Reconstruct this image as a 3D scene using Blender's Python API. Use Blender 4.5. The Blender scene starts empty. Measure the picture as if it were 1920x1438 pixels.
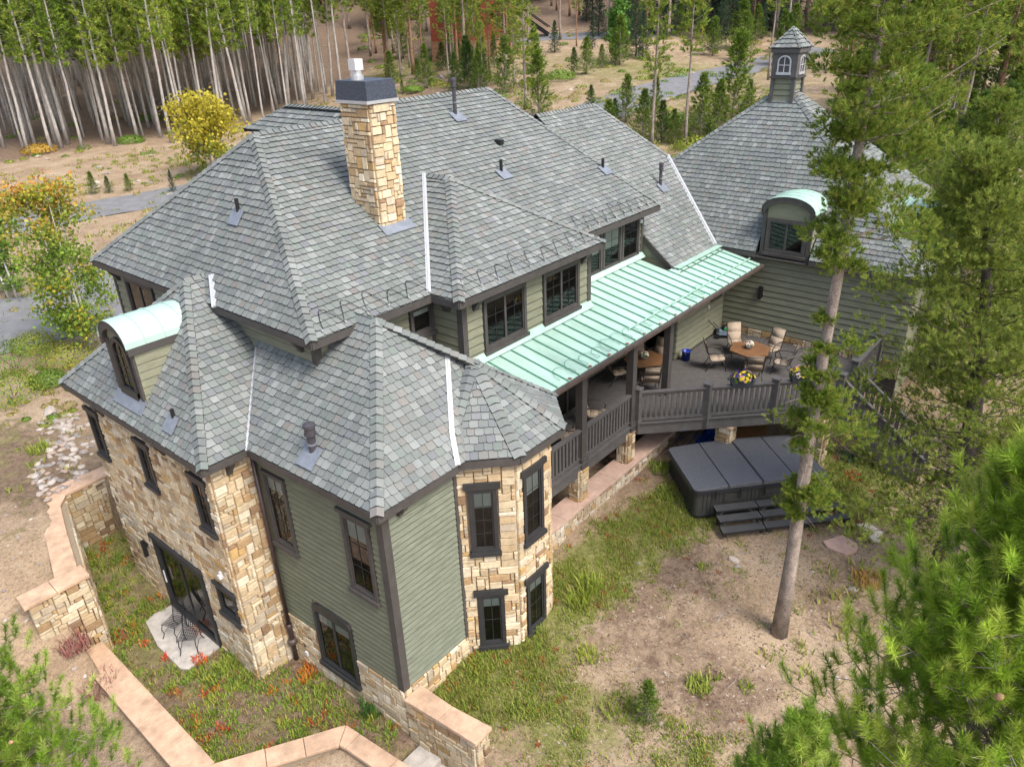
import bpy, math, random
import numpy as np
from mathutils import Vector, Matrix
R = math.radians
random.seed(7)
rng = np.random.default_rng(11)
SC = bpy.context.scene
COL = SC.collection

# ------------------------------------------------------------------ camera, sky, sun, exposure
CAM = np.array([-7.21335, -9.65654, 13.20352])
CR = np.array([0.63892269, -0.76852809, -0.03379893])
CU = np.array([0.36049815, 0.26031155, 0.89570027])
CW = np.array([0.67957257, 0.58446768, -0.44337191])
FPX = 1400.0
cam = bpy.data.cameras.new('camera'); camo = bpy.data.objects.new('camera', cam); COL.objects.link(camo)
camo.matrix_world = Matrix(((CR[0], CU[0], -CW[0], CAM[0]), (CR[1], CU[1], -CW[1], CAM[1]), (CR[2], CU[2], -CW[2], CAM[2]), (0, 0, 0, 1)))
cam.sensor_fit = 'HORIZONTAL'; cam.sensor_width = 36.0; cam.lens = FPX / 1920 * 36.0
cam.clip_start = 0.1; cam.clip_end = 3000
SC.camera = camo
W = bpy.data.worlds.new('World'); SC.world = W; W.use_nodes = True
wn = W.node_tree; wn.nodes.clear()
SUN_EL, SUN_AZ = R(54), R(-97)      # azimuth measured from +x towards +y of the direction the light comes from
sky = wn.nodes.new('ShaderNodeTexSky'); sky.sky_type = 'NISHITA'; sky.sun_disc = False
sky.sun_elevation = SUN_EL; sky.sun_rotation = R(90) - SUN_AZ
sky.air_density = 1.0; sky.dust_density = 4.0; sky.ozone_density = 1.0
bg = wn.nodes.new('ShaderNodeBackground'); bg.inputs[1].default_value = 0.13
wo = wn.nodes.new('ShaderNodeOutputWorld')
wn.links.new(sky.outputs[0], bg.inputs[0]); wn.links.new(bg.outputs[0], wo.inputs[0])
sl = bpy.data.lights.new('sun', 'SUN'); sl.energy = 1.5; sl.angle = R(22); sl.color = (1.0, 0.975, 0.935)
so = bpy.data.objects.new('sun', sl); COL.objects.link(so)
sd = Vector((math.cos(SUN_EL) * math.cos(SUN_AZ), math.cos(SUN_EL) * math.sin(SUN_AZ), math.sin(SUN_EL)))
so.rotation_euler = sd.to_track_quat('Z', 'Y').to_euler(); so.location = (0, 0, 60)
vs = SC.view_settings
vs.view_transform = 'Standard'; vs.look = 'None'; vs.gamma = 1.0; vs.use_curve_mapping = False
vs.exposure = 1.22
SC.cycles.use_denoising = True
SC.cycles.max_bounces = 6; SC.cycles.transparent_max_bounces = 8
SC.cycles.diffuse_bounces = 3; SC.cycles.glossy_bounces = 3

# ------------------------------------------------------------------ materials
def newmat(name):
    m = bpy.data.materials.new(name); m.use_nodes = True
    nt = m.node_tree; nt.nodes.clear()
    o = nt.nodes.new('ShaderNodeOutputMaterial'); b = nt.nodes.new('ShaderNodeBsdfPrincipled')
    nt.links.new(b.outputs[0], o.inputs[0])
    return m, nt, b
def noise(nt, scale, detail=4, rough=0.6, coord='Object', dim=None, stretch=None):
    tc = nt.nodes.new('ShaderNodeTexCoord'); n = nt.nodes.new('ShaderNodeTexNoise')
    n.inputs['Scale'].default_value = scale; n.inputs['Detail'].default_value = detail; n.inputs['Roughness'].default_value = rough
    if stretch:
        mp = nt.nodes.new('ShaderNodeMapping'); mp.inputs['Scale'].default_value = stretch
        nt.links.new(tc.outputs[coord], mp.inputs[0]); nt.links.new(mp.outputs[0], n.inputs['Vector'])
    else:
        nt.links.new(tc.outputs[coord], n.inputs['Vector'])
    return n
def ramp(nt, src, stops):
    r = nt.nodes.new('ShaderNodeValToRGB'); e = r.color_ramp.elements
    while len(e) < len(stops): e.new(0.5)
    for i, (p, c) in enumerate(stops):
        e[i].position = p; e[i].color = (*c, 1) if len(c) == 3 else c
    nt.links.new(src, r.inputs[0]); return r
def mixc(nt, a, b, fac, mode='MIX'):
    x = nt.nodes.new('ShaderNodeMix'); x.data_type = 'RGBA'; x.blend_type = mode
    for s, v in ((x.inputs[6], a), (x.inputs[7], b), (x.inputs[0], fac)):
        if hasattr(v, 'is_linked') or hasattr(v, 'links'): nt.links.new(v, s)
        elif isinstance(v, (int, float)): s.default_value = v
        else: s.default_value = (*v, 1)
    return x.outputs[2]
def bump(nt, b, src, strength, dist=0.01):
    n = nt.nodes.new('ShaderNodeBump'); n.inputs['Strength'].default_value = strength; n.inputs['Distance'].default_value = dist
    nt.links.new(src, n.inputs['Height']); nt.links.new(n.outputs[0], b.inputs['Normal'])
def surf(name, col, rough=0.7, var=0.25, scale=3.0, bmp=0.0, bscale=40.0, metal=0.0, spec=0.3, stretch=None, fine=0.0):
    m, nt, b = newmat(name)
    n = noise(nt, scale, 5, 0.65, stretch=stretch)
    lo = tuple(c * (1 - var) for c in col); hi = tuple(min(1, c * (1 + var)) for c in col)
    c = ramp(nt, n.outputs[0], [(0.3, lo), (0.7, hi)]).outputs[0]
    if fine:
        n3 = noise(nt, bscale * 2, 3, 0.7)
        c = mixc(nt, c, ramp(nt, n3.outputs[0], [(0.3, (1 - fine,) * 3), (0.7, (1 + fine,) * 3)]).outputs[0], 1.0, 'MULTIPLY')
    nt.links.new(c, b.inputs['Base Color'])
    b.inputs['Roughness'].default_value = rough; b.inputs['Metallic'].default_value = metal
    b.inputs['Specular IOR Level'].default_value = spec
    if bmp:
        n2 = noise(nt, bscale, 4, 0.6, stretch=stretch); bump(nt, b, n2.outputs[0], bmp)
    return m
def attrmat(name, rough=0.8, scale=30.0, var=0.3, bmp=0.4, spec=0.25, stretch=None):
    m, nt, b = newmat(name)
    a = nt.nodes.new('ShaderNodeAttribute'); a.attribute_name = 'Col'
    n = noise(nt, scale, 5, 0.7, stretch=stretch)
    k = ramp(nt, n.outputs[0], [(0.25, (1 - var,) * 3), (0.75, (1 + var,) * 3)])
    nl_ = noise(nt, 0.45, 6, 0.7, coord='Object'); kl = ramp(nt, nl_.outputs[0], [(0.3, (0.86, 0.87, 0.86)), (0.7, (1.12, 1.11, 1.1))])
    nt.links.new(mixc(nt, mixc(nt, a.outputs[0], k.outputs[0], 1.0, 'MULTIPLY'), kl.outputs[0], 1.0, 'MULTIPLY'), b.inputs['Base Color'])
    b.inputs['Roughness'].default_value = rough; b.inputs['Specular IOR Level'].default_value = spec
    if bmp: bump(nt, b, n.outputs[0], bmp)
    return m
def leafmat(name, trans=0.35, rough=0.6):
    m = bpy.data.materials.new(name); m.use_nodes = True
    nt = m.node_tree; nt.nodes.clear()
    o = nt.nodes.new('ShaderNodeOutputMaterial'); b = nt.nodes.new('ShaderNodeBsdfPrincipled')
    t = nt.nodes.new('ShaderNodeBsdfTranslucent'); x = nt.nodes.new('ShaderNodeMixShader'); x.inputs[0].default_value = trans
    a = nt.nodes.new('ShaderNodeAttribute'); a.attribute_name = 'Col'
    oi = nt.nodes.new('ShaderNodeObjectInfo')
    k = ramp(nt, oi.outputs['Random'], [(0.0, (1.0, 1.0, 0.95)), (1.0, (1.28, 1.2, 1.0))])
    c = mixc(nt, a.outputs[0], k.outputs[0], 1.0, 'MULTIPLY')
    nt.links.new(c, b.inputs['Base Color']); nt.links.new(c, t.inputs[0])
    b.inputs['Roughness'].default_value = rough; b.inputs['Specular IOR Level'].default_value = 0.25
    nt.links.new(b.outputs[0], x.inputs[1]); nt.links.new(t.outputs[0], x.inputs[2]); nt.links.new(x.outputs[0], o.inputs[0])
    return m
M = {}
M['shingle'] = attrmat('shingle', 0.9, 55, 0.22, 0.5, 0.15)
M['stone'] = attrmat('stone', 0.85, 9, 0.28, 0.6)
M['underlay'] = surf('underlay', (0.035, 0.038, 0.04), 0.9)
M['mortar'] = surf('mortar', (0.25, 0.20, 0.14), 0.95, 0.2, 20)
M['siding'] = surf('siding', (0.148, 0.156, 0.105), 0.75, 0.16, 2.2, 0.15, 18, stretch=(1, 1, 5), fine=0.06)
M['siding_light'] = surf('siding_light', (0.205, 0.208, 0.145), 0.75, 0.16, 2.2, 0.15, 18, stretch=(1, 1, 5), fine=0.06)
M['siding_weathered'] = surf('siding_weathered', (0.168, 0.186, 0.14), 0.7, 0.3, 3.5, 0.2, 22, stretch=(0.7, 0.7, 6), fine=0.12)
M['lap_shadow'] = surf('lap_shadow', (0.118, 0.125, 0.088), 0.85, 0.3, 6)     # shadow line of each lap, painted as a darker strip on the board
M['trim'] = surf('trim', (0.068, 0.062, 0.058), 0.6, 0.18, 4, 0.1, 30)
M['window_frame'] = surf('window_frame', (0.035, 0.035, 0.036), 0.45, 0.15, 5)
M['copper'] = surf('copper', (0.365, 0.54, 0.45), 0.33, 0.18, 1.6, 0.0, 8, metal=0.0, spec=0.5, stretch=(1, .3, 1), fine=.08)
M['copper_pale'] = surf('copper_pale', (0.37, 0.52, 0.45), 0.4, 0.06, 1.4, spec=0.5)
M['copper_seam'] = surf('copper_seam', (0.11, 0.26, 0.19), 0.5, 0.1, 2)
M['gutter'] = surf('gutter', (0.075, 0.055, 0.045), 0.5, 0.35, 6, spec=0.5)
M['flash_white'] = surf('flash_white', (0.38, 0.395, 0.41), 0.4, 0.05, 3, spec=0.5)
M['flash_grey'] = surf('flash_grey', (0.17, 0.19, 0.22), 0.45, 0.2, 5, spec=0.5)
M['vent_metal'] = surf('vent_metal', (0.055, 0.05, 0.058), 0.5, 0.25, 12, spec=0.5)
M['black_metal'] = surf('black_metal', (0.012, 0.012, 0.013), 0.45, 0.2, 8, spec=0.5)
M['cap_metal'] = surf('cap_metal', (0.045, 0.055, 0.075), 0.4, 0.7, 30, spec=0.5)
M['flue'] = surf('flue', (0.55, 0.56, 0.57), 0.4, 0.1, 5, metal=0.5)
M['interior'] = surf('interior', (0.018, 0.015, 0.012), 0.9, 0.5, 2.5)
M['shade'] = surf('shade', (0.42, 0.45, 0.43), 0.8, 0.06, 3)
M['deck'] = surf('deck', (0.09, 0.084, 0.08), 0.65, 0.2, 6, 0.1, 40, fine=0.12)
M['railing'] = surf('railing', (0.095, 0.09, 0.087), 0.6, 0.2, 5, 0.1, 30)
M['coping'] = surf('coping', (0.47, 0.32, 0.215), 0.8, 0.3, 2.6, 0.3, 22, fine=0.1)
M['coping_pink'] = surf('coping_pink', (0.46, 0.32, 0.25), 0.8, 0.2, 3, 0.2, 22, fine=0.1)
M['concrete'] = surf('concrete', (0.40, 0.37, 0.33), 0.85, 0.22, 5, 0.2, 40, fine=0.14)
M['iron'] = surf('iron', (0.015, 0.015, 0.016), 0.5, 0.2, 10)
M['sling'] = surf('sling', (0.34, 0.27, 0.20), 0.8, 0.12, 12, 0.1, 120)
M['chair_frame'] = surf('chair_frame', (0.03, 0.022, 0.018), 0.4, 0.2, 8, spec=0.5)
M['table'] = surf('table', (0.17, 0.085, 0.038), 0.45, 0.25, 5, spec=0.5)
M['white_bowl'] = surf('white_bowl', (0.35, 0.36, 0.36), 0.4, 0.1, 5)
M['planter'] = surf('planter', (0.06, 0.065, 0.085), 0.6, 0.2, 6)
M['bucket'] = surf('bucket', (0.008, 0.03, 0.28), 0.35, 0.1, 4, spec=0.5)
M['tarp'] = surf('tarp', (0.006, 0.05, 0.26), 0.4, 0.35, 7, 0.4, 9, spec=0.5)
M['lumber'] = surf('lumber', (0.17, 0.13, 0.095), 0.8, 0.3, 4, 0.2, 20)
M['plywood'] = surf('plywood', (0.34, 0.17, 0.07), 0.8, 0.25, 5, 0.1, 30)
M['cover'] = surf('cover', (0.095, 0.10, 0.112), 0.55, 0.18, 16, 0.5, 55, spec=0.4, fine=0.16)
M['cover_dark'] = surf('cover_dark', (0.02, 0.022, 0.028), 0.4, 0.3, 9, 0.3, 14, spec=0.5)
M['cabinet'] = surf('cabinet', (0.045, 0.045, 0.04), 0.55, 0.2, 6, spec=0.4)
M['step'] = surf('step', (0.10, 0.10, 0.098), 0.6, 0.2, 6)
M['bark'] = surf('bark', (0.255, 0.21, 0.175), 0.95, 0.4, 5, 1.0, 22, stretch=(1, 1, 0.5), fine=0.55)
M['bark_pale'] = surf('bark_pale', (0.365, 0.338, 0.308), 0.95, 0.35, 6, 0.5, 20, stretch=(1, 1, 0.3))
M['bark_dark'] = surf('bark_dark', (0.085, 0.07, 0.06), 0.95, 0.5, 8, 0.9, 24, stretch=(1, 1, 0.35))
M['bark_red'] = surf('bark_red', (0.28, 0.16, 0.10), 0.95, 0.4, 8, 0.5, 20)
M['deadwood'] = surf('deadwood', (0.30, 0.27, 0.24), 0.9, 0.25, 12)
M['aspen_bark'] = surf('aspen_bark', (0.55, 0.54, 0.47), 0.8, 0.2, 8)
M['needles'] = leafmat('needles', 0.38)
M['leaves'] = leafmat('leaves', 0.4)
M['grass'] = leafmat('grass', 0.35)
M['petals'] = leafmat('petals', 0.25)
M['cone'] = surf('cone', (0.36, 0.23, 0.12), 0.8, 0.2, 40, 0.5, 120)
M['rock'] = surf('rock', (0.36, 0.30, 0.255), 0.9, 0.35, 5, 0.5, 25, fine=0.12)
M['flagstone_pink'] = surf('flagstone_pink', (0.52, 0.34, 0.27), 0.85, 0.12, 4, 0.2, 30)
M['flagstone_cream'] = surf('flagstone_cream', (0.66, 0.58, 0.46), 0.85, 0.12, 4, 0.2, 30)
M['asphalt'] = surf('asphalt', (0.17, 0.17, 0.172), 0.9, 0.18, 1.5, 0.2, 60, fine=0.12)
M['red_siding'] = surf('red_siding', (0.22, 0.055, 0.03), 0.75, 0.2, 2)
M['brown_roof'] = surf('brown_roof', (0.13, 0.085, 0.07), 0.85, 0.2, 2)
M['red_stone'] = surf('red_stone', (0.28, 0.15, 0.09), 0.9, 0.4, 3)
M['white_metal'] = surf('white_metal', (0.6, 0.6, 0.6), 0.4, 0.05, 4)
M['mower_body'] = surf('mower_body', (0.10, 0.14, 0.18), 0.4, 0.2, 4, spec=0.5)
M['green_plastic'] = surf('green_plastic', (0.03, 0.22, 0.07), 0.4, 0.1, 4)
M['copper_red'] = surf('copper_red', (0.30, 0.13, 0.10), 0.5, 0.2, 10)
M['downspout'] = surf('downspout', (0.045, 0.028, 0.028), 0.4, 0.3, 5, spec=0.5)
# thin window glass: clear pane with a real mirror-like coat
gm = bpy.data.materials.new('glass'); gm.use_nodes = True; nt = gm.node_tree; nt.nodes.clear()
o_ = nt.nodes.new('ShaderNodeOutputMaterial'); tr = nt.nodes.new('ShaderNodeBsdfTransparent'); gl = nt.nodes.new('ShaderNodeBsdfGlossy')
tr.inputs[0].default_value = (0.80, 0.84, 0.82, 1); gl.inputs['Roughness'].default_value = 0.015
fr = nt.nodes.new('ShaderNodeFresnel'); fr.inputs[0].default_value = 1.5
mx = nt.nodes.new('ShaderNodeMixShader'); nt.links.new(fr.outputs[0], mx.inputs[0]); nt.links.new(tr.outputs[0], mx.inputs[1]); nt.links.new(gl.outputs[0], mx.inputs[2])
nt.links.new(mx.outputs[0], o_.inputs[0]); M['glass'] = gm
# ground: the mask attributes say where grass, mulch and pale dirt really lie
m, nt, b = newmat('ground')
am = nt.nodes.new('ShaderNodeAttribute'); am.attribute_name = 'Mask'
sp = nt.nodes.new('ShaderNodeSeparateColor'); nt.links.new(am.outputs[0], sp.inputs[0])
n1 = noise(nt, 0.55, 6, 0.7); n2 = noise(nt, 5.0, 6, 0.75); n3 = noise(nt, 38, 4, 0.75); n4 = noise(nt, 1.7, 5, 0.7)
dirt = ramp(nt, n1.outputs[0], [(0.3, (0.225, 0.163, 0.105)), (0.5, (0.31, 0.232, 0.155)), (0.7, (0.40, 0.315, 0.222))]).outputs[0]
mulch = ramp(nt, n2.outputs[0], [(0.3, (0.10, 0.07, 0.048)), (0.6, (0.215, 0.155, 0.11)), (0.8, (0.32, 0.245, 0.18))]).outputs[0]
grass = ramp(nt, n2.outputs[0], [(0.3, (0.11, 0.12, 0.035)), (0.55, (0.19, 0.19, 0.065)), (0.75, (0.31, 0.26, 0.13))]).outputs[0]
def maskmix(a, bb, ch):
    ad = nt.nodes.new('ShaderNodeMath'); ad.operation = 'MULTIPLY_ADD'; ad.inputs[1].default_value = 0.9; ad.inputs[2].default_value = -0.45
    nt.links.new(n4.outputs[0], ad.inputs[0])
    a2 = nt.nodes.new('ShaderNodeMath'); a2.operation = 'ADD'; nt.links.new(ad.outputs[0], a2.inputs[0]); nt.links.new(ch, a2.inputs[1])
    r = ramp(nt, a2.outputs[0], [(0.38, (0, 0, 0)), (0.62, (1, 1, 1))])
    return mixc(nt, a, bb, r.outputs[0])
c = maskmix(dirt, mulch, sp.outputs[1]); c = maskmix(c, grass, sp.outputs[0])
c = mixc(nt, c, ramp(nt, n3.outputs[0], [(0.25, (0.55, 0.55, 0.55)), (0.5, (1, 1, 1)), (0.8, (1.45, 1.42, 1.38))]).outputs[0], 1.0, 'MULTIPLY')
n5 = noise(nt, 11, 5, 0.8)
c = mixc(nt, c, ramp(nt, n5.outputs[0], [(0.36, (0.62, 0.58, 0.55)), (0.5, (1, 1, 1)), (0.7, (1.18, 1.16, 1.13))]).outputs[0], 1.0, 'MULTIPLY')
nt.links.new(c, b.inputs['Base Color']); b.inputs['Roughness'].default_value = 0.95; b.inputs['Specular IOR Level'].default_value = 0.1
bump(nt, b, n3.outputs[0], 0.6, 0.04); M['ground'] = m

# ------------------------------------------------------------------ mesh helpers
def V(*a): return np.array(a, float)
def nrm(v): v = np.asarray(v, float); return v / (np.linalg.norm(v) + 1e-12)
def link(o, parent=None):
    COL.objects.link(o)
    if parent is not None: o.parent = parent
    return o
def mesh_np(name, v, faces, col=None):
    """faces: (m,k) int array; col: (m,3) per-face colours"""
    me = bpy.data.meshes.new(name); v = np.asarray(v, np.float32); f = np.asarray(faces, np.int32)
    m_, k = f.shape
    me.vertices.add(len(v)); me.vertices.foreach_set('co', v.ravel())
    me.loops.add(m_ * k); me.loops.foreach_set('vertex_index', f.ravel())
    me.polygons.add(m_); me.polygons.foreach_set('loop_start', np.arange(0, m_ * k, k, dtype=np.int32))
    me.update(calc_edges=True)
    if col is not None: setcol(me, col)
    return me
def setcol(me, col):
    a = me.attributes.new('Col', 'FLOAT_COLOR', 'FACE')
    c4 = np.ones((len(me.polygons), 4), np.float32); c4[:, :3] = np.asarray(col, np.float32)
    a.data.foreach_set('color', c4.ravel())
class MB:
    def __init__(s): s.v = []; s.f = []; s.c = []
    def poly(s, pts, col=None):
        n = len(s.v); s.v += [tuple(p) for p in pts]; s.f.append(tuple(range(n, n + len(pts)))); s.c.append(col); return s
    def hexa(s, p, col=None):     # 8 points: bottom ring 0-3, top ring 4-7
        n = len(s.v); s.v += [tuple(q) for q in p]
        for q in ((3, 2, 1, 0), (4, 5, 6, 7), (0, 1, 5, 4), (1, 2, 6, 5), (2, 3, 7, 6), (3, 0, 4, 7)):
            s.f.append(tuple(n + i for i in q)); s.c.append(col)
        return s
    def box(s, a, b, col=None):
        (x0, y0, z0), (x1, y1, z1) = a, b
        return s.hexa([(x0, y0, z0), (x1, y0, z0), (x1, y1, z0), (x0, y1, z0), (x0, y0, z1), (x1, y0, z1), (x1, y1, z1), (x0, y1, z1)], col)
    def bar(s, a, b, w, h, up=(0, 0, 1), col=None):   # box beam from a to b, w across, h along up
        a = V(*a); b = V(*b); d = nrm(b - a); sd = np.cross(d, up)
        if np.linalg.norm(sd) < 1e-6: sd = np.cross(d, (1, 0, 0))
        sd = nrm(sd) * w / 2; u = nrm(np.cross(sd, d)) * h / 2
        return s.hexa([a - sd - u, b - sd - u, b + sd - u, a + sd - u, a - sd + u, b - sd + u, b + sd + u, a + sd + u], col)
    def tube(s, pts, rad, n=6, col=None, cap=True):
        pts = [V(*p) for p in pts]; rad = [rad] * len(pts) if np.isscalar(rad) else rad
        base = len(s.v); ref = None
        for i, p in enumerate(pts):
            d = nrm(pts[min(i + 1, len(pts) - 1)] - pts[max(i - 1, 0)])
            if ref is None or abs(ref @ d) > 0.98: ref = V(0, 0, 1) if abs(d[2]) < 0.9 else V(1, 0, 0)
            a = nrm(np.cross(ref, d)); bb = np.cross(d, a); ref = nrm(ref - d * (ref @ d))
            for k in range(n):
                t = 2 * math.pi * k / n; s.v.append(tuple(p + rad[i] * (math.cos(t) * a + math.sin(t) * bb)))
        for i in range(len(pts) - 1):
            for k in range(n):
                k2 = (k + 1) % n
                s.f.append((base + i * n + k, base + i * n + k2, base + (i + 1) * n + k2, base + (i + 1) * n + k)); s.c.append(col)
        if cap:
            s.f.append(tuple(base + k for k in reversed(range(n)))); s.c.append(col)
            e = base + (len(pts) - 1) * n; s.f.append(tuple(e + k for k in range(n))); s.c.append(col)
        return s
    def lathe(s, prof, n=16, c=(0, 0, 0), col=None):
        base = len(s.v)
        for r, z in prof:
            for k in range(n):
                t = 2 * math.pi * k / n; s.v.append((c[0] + r * math.cos(t), c[1] + r * math.sin(t), c[2] + z))
        for i in range(len(prof) - 1):
            for k in range(n):
                k2 = (k + 1) % n
                s.f.append((base + i * n + k, base + i * n + k2, base + (i + 1) * n + k2, base + (i + 1) * n + k)); s.c.append(col)
        s.f.append(tuple(base + k for k in reversed(range(n)))); s.c.append(col)
        e = base + (len(prof) - 1) * n; s.f.append(tuple(e + k for k in range(n))); s.c.append(col)
        return s
    def prism(s, plan, z0, z1, col=None):      # plan counter-clockwise
        n = len(s.v); k = len(plan)
        s.v += [(p[0], p[1], z0) for p in plan] + [(p[0], p[1], z1) for p in plan]
        s.f.append(tuple(n + i for i in reversed(range(k)))); s.f.append(tuple(n + k + i for i in range(k))); s.c += [col, col]
        for i in range(k):
            j = (i + 1) % k; s.f.append((n + i, n + j, n + k + j, n + k + i)); s.c.append(col)
        return s
    def mesh(s, name, smooth=False):
        me = bpy.data.meshes.new(name); me.from_pydata(s.v, [], s.f); me.update()
        if s.c and s.c[0] is not None: setcol(me, np.array(s.c, np.float32))
        if smooth: me.polygons.foreach_set('use_smooth', [True] * len(me.polygons))
        return me
    def build(s, name, mat, parent=None, smooth=False, bevel=0):
        me = s.mesh(name, smooth); me.materials.append(M[mat]); o = link(bpy.data.objects.new(name, me), parent)
        if bevel:
            bv = o.modifiers.new('bevel', 'BEVEL'); bv.width = bevel; bv.segments = 2; bv.limit_method = 'ANGLE'
        return o
def obj_np(name, v, f, mat, col=None, parent=None, kind=None):
    me = mesh_np(name, v, f, col); me.materials.append(M[mat]); o = link(bpy.data.objects.new(name, me), parent)
    if kind: o['kind'] = kind
    return o
def tag(o, label, cat, group=None, kind=None):
    o['label'] = label; o['category'] = cat
    if group: o['group'] = group
    if kind: o['kind'] = kind
    return o
def thing(name, label, cat, loc=(0, 0, 0), rz=0, group=None, scale=1):
    o = bpy.data.objects.new(name, None); link(o); o.location = loc; o.rotation_euler = (0, 0, rz); o.scale = (scale,) * 3
    o.empty_display_size = 0.1
    return tag(o, label, cat, group)
def struct(o): o['kind'] = 'structure'; return o
def copy_tree(root, loc, rz, label=None, scale=None, tilt=None):
    r = root.copy(); COL.objects.link(r); r.location = loc; r.rotation_euler = (tilt[0], tilt[1], rz) if tilt else (0, 0, rz)
    if scale is not None: r.scale = scale if hasattr(scale, '__len__') else (scale,) * 3
    if label: r['label'] = label
    for ch in list(root.children):
        c_ = ch.copy(); COL.objects.link(c_); c_.parent = r
        for g in list(ch.children):
            d = g.copy(); COL.objects.link(d); d.parent = c_
    return r
def ray(px, py): return (px - 960) / FPX * CR - (py - 719) / FPX * CU + CW
def on(ax, val, px, py): d = ray(px, py); return CAM + d * ((val - CAM[ax]) / d[ax])
def proj(p):
    q = np.asarray(p, float) - CAM; z = q @ CW
    return np.array([960 + FPX * (q @ CR) / z, 719 - FPX * (q @ CU) / z, z])
def onplane(px, py, p0, n): d = ray(px, py); return CAM + d * ((np.dot(n, p0) - n @ CAM) / (n @ d))

# ------------------------------------------------------------------ terrain
CTRL = np.array([(3, -2, -.45), (11, -3, -.1), (9.4, -2.3, -.16), (12.6, -5, -.15), (6.9, -5.7, -.3), (3, -5.4, -.6), (0, -5, -1.1), (-5, -8, -2.6), (12, 1, .5), (18, -5, .8), (14, -9, .2), (22, -12, 1.0), (30, -12, 2.5), (7, -.2, .2),
    (-5, 9.4, .6), (-4.2, 7, -1.25), (-4.3, 4.5, -1.35), (-5.5, 2, -1.5), (-4.0, 1.6, -1.45), (-2.2, 0.4, -1.35), (-6, 0, -1.9), (-8, 6, -1.3), (-4.4, 9.0, .7), (-2, 14, 1.0), (-6, 14, 1.0), (2.7, 27, 1.4), (-4, 27, 1.2), (15.2, 43, 2.4), (7.4, 44.3, 2.4), (21.5, 65.7, 3.6), (40, 66, 4.6), (47, 49.4, 7.4),
    (20, 14, 1.8), (30, 20, 3.6), (46, 22, 7.0), (71, 23, 7.9), (70, 61, 10.4), (100, 90, 17), (110, 30, 14), (60, -10, 8), (40, -15, 4.5), (90, 60, 14), (50, 105, 9), (0, 100, 5), (-30, 60, 2), (-30, 20, -1), (-20, -20, -5), (20, -30, -2), (8, 6, .3), (26, 3, 1.2)], float)
def tps(r): return np.where(r > 1e-9, r * r * np.log(r + 1e-12), 0)
_n = len(CTRL); _A = np.zeros((_n + 3, _n + 3)); _D = np.linalg.norm(CTRL[:, None, :2] - CTRL[None, :, :2], axis=2)
_A[:_n, :_n] = tps(_D) + np.eye(_n) * 1.0; _A[:_n, _n] = 1; _A[:_n, _n + 1:] = CTRL[:, :2]; _A[_n, :_n] = 1; _A[_n + 1:, :_n] = CTRL[:, :2].T
_wt = np.linalg.solve(_A, np.r_[CTRL[:, 2], 0, 0, 0])
COURT = [(-3.36, 8.42), (-3.62, 8.42), (-3.66, 2.3), (-1.22, .92), (-.95, -3.5), (0.32, -3.5), (0.2, 0.2), (0.4, 4.5), (-.8, 4.5), (-.8, 12.85), (-2.2, 12.75)]
def inpoly(x, y, poly):
    r = np.zeros(np.shape(x), bool); n = len(poly)
    for i in range(n):
        (x0, y0), (x1, y1) = poly[i], poly[(i + 1) % n]
        c_ = ((y0 > y) != (y1 > y)) & (x < (x1 - x0) * (y - y0) / (y1 - y0 + 1e-12) + x0); r ^= c_
    return r
def Hbase(x, y):
    x = np.asarray(x, float); y = np.asarray(y, float); xs = np.clip(x, -60, 150); ys = np.clip(y, -60, 150)
    r = np.hypot(xs[..., None] - CTRL[:, 0], ys[..., None] - CTRL[:, 1])
    z = tps(r) @ _wt[:_n] + _wt[_n] + xs * _wt[_n + 1] + ys * _wt[_n + 2]
    d = np.hypot(x, y); return z + np.maximum(0, d - 115) * 0.17
def courtz(x, y): return -np.clip(-np.asarray(y) + .1, 0, 3) * .28 - .32 * (np.asarray(y) < -.3) - 1.5 + 0.12 * np.clip((np.asarray(y) - 9) / 3, 0, 1) * 4 + 0.1 * np.clip((3 - np.asarray(y)) / 3, 0, 1)
def H(x, y):
    x = np.asarray(x, float); y = np.asarray(y, float); z = Hbase(x, y)
    rough = 0.03 * np.sin(x * 1.7 + 1.3 * np.sin(y * 1.1)) * np.cos(y * 1.9 + np.sin(x * .7)) + 0.012 * np.sin(x * 6.1 + y * 2.3) * np.sin(y * 5.3 - x * 1.1)
    return np.where(inpoly(x, y, COURT), courtz(x, y), z) + rough
def ground_at(px, py):
    d = ray(px, py); t0 = t = 3.0; hit = lambda t_: (CAM + d * t_)[2] < float(H(*(CAM + d * t_)[:2]))
    while t < 900 and not hit(t): t0 = t; t = t * 1.03 + .05
    for _ in range(14):
        m_ = (t0 + t) / 2
        if hit(m_): t = m_
        else: t0 = m_
    p = CAM + d * t; return V(p[0], p[1], float(H(p[0], p[1])))
def lines(lo, hi, step, far, g=1.13):
    c = list(np.arange(lo, hi + 1e-6, step)); s = step; x = c[-1]
    while x < far[1]: s *= g; s = min(s, 14); x += s; c.append(x)
    s = step; x = c[0]; l = []
    while x > far[0]: s *= g; s = min(s, 14); x -= s; l.append(x)
    return np.array(l[::-1] + c)
gx = lines(-7, 17, 0.17, (-120, 420)); gy = lines(-9, 13, 0.17, (-120, 420))
X, Y = np.meshgrid(gx, gy, indexing='ij'); Z = H(X, Y)
gv = np.stack([X, Y, Z], -1).reshape(-1, 3); nx, ny = len(gx), len(gy)
ii = np.arange(nx * ny).reshape(nx, ny)
gf = np.stack([ii[:-1, :-1], ii[1:, :-1], ii[1:, 1:], ii[:-1, 1:]], -1).reshape(-1, 4)
gme = mesh_np('ground', gv, gf); gme.materials.append(M['ground']); gme.polygons.foreach_set('use_smooth', [True] * len(gme.polygons))
def blob(x, y, cx, cy, rx, ry): return np.exp(-((x - cx) / rx) ** 2 - ((y - cy) / ry) ** 2)
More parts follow.
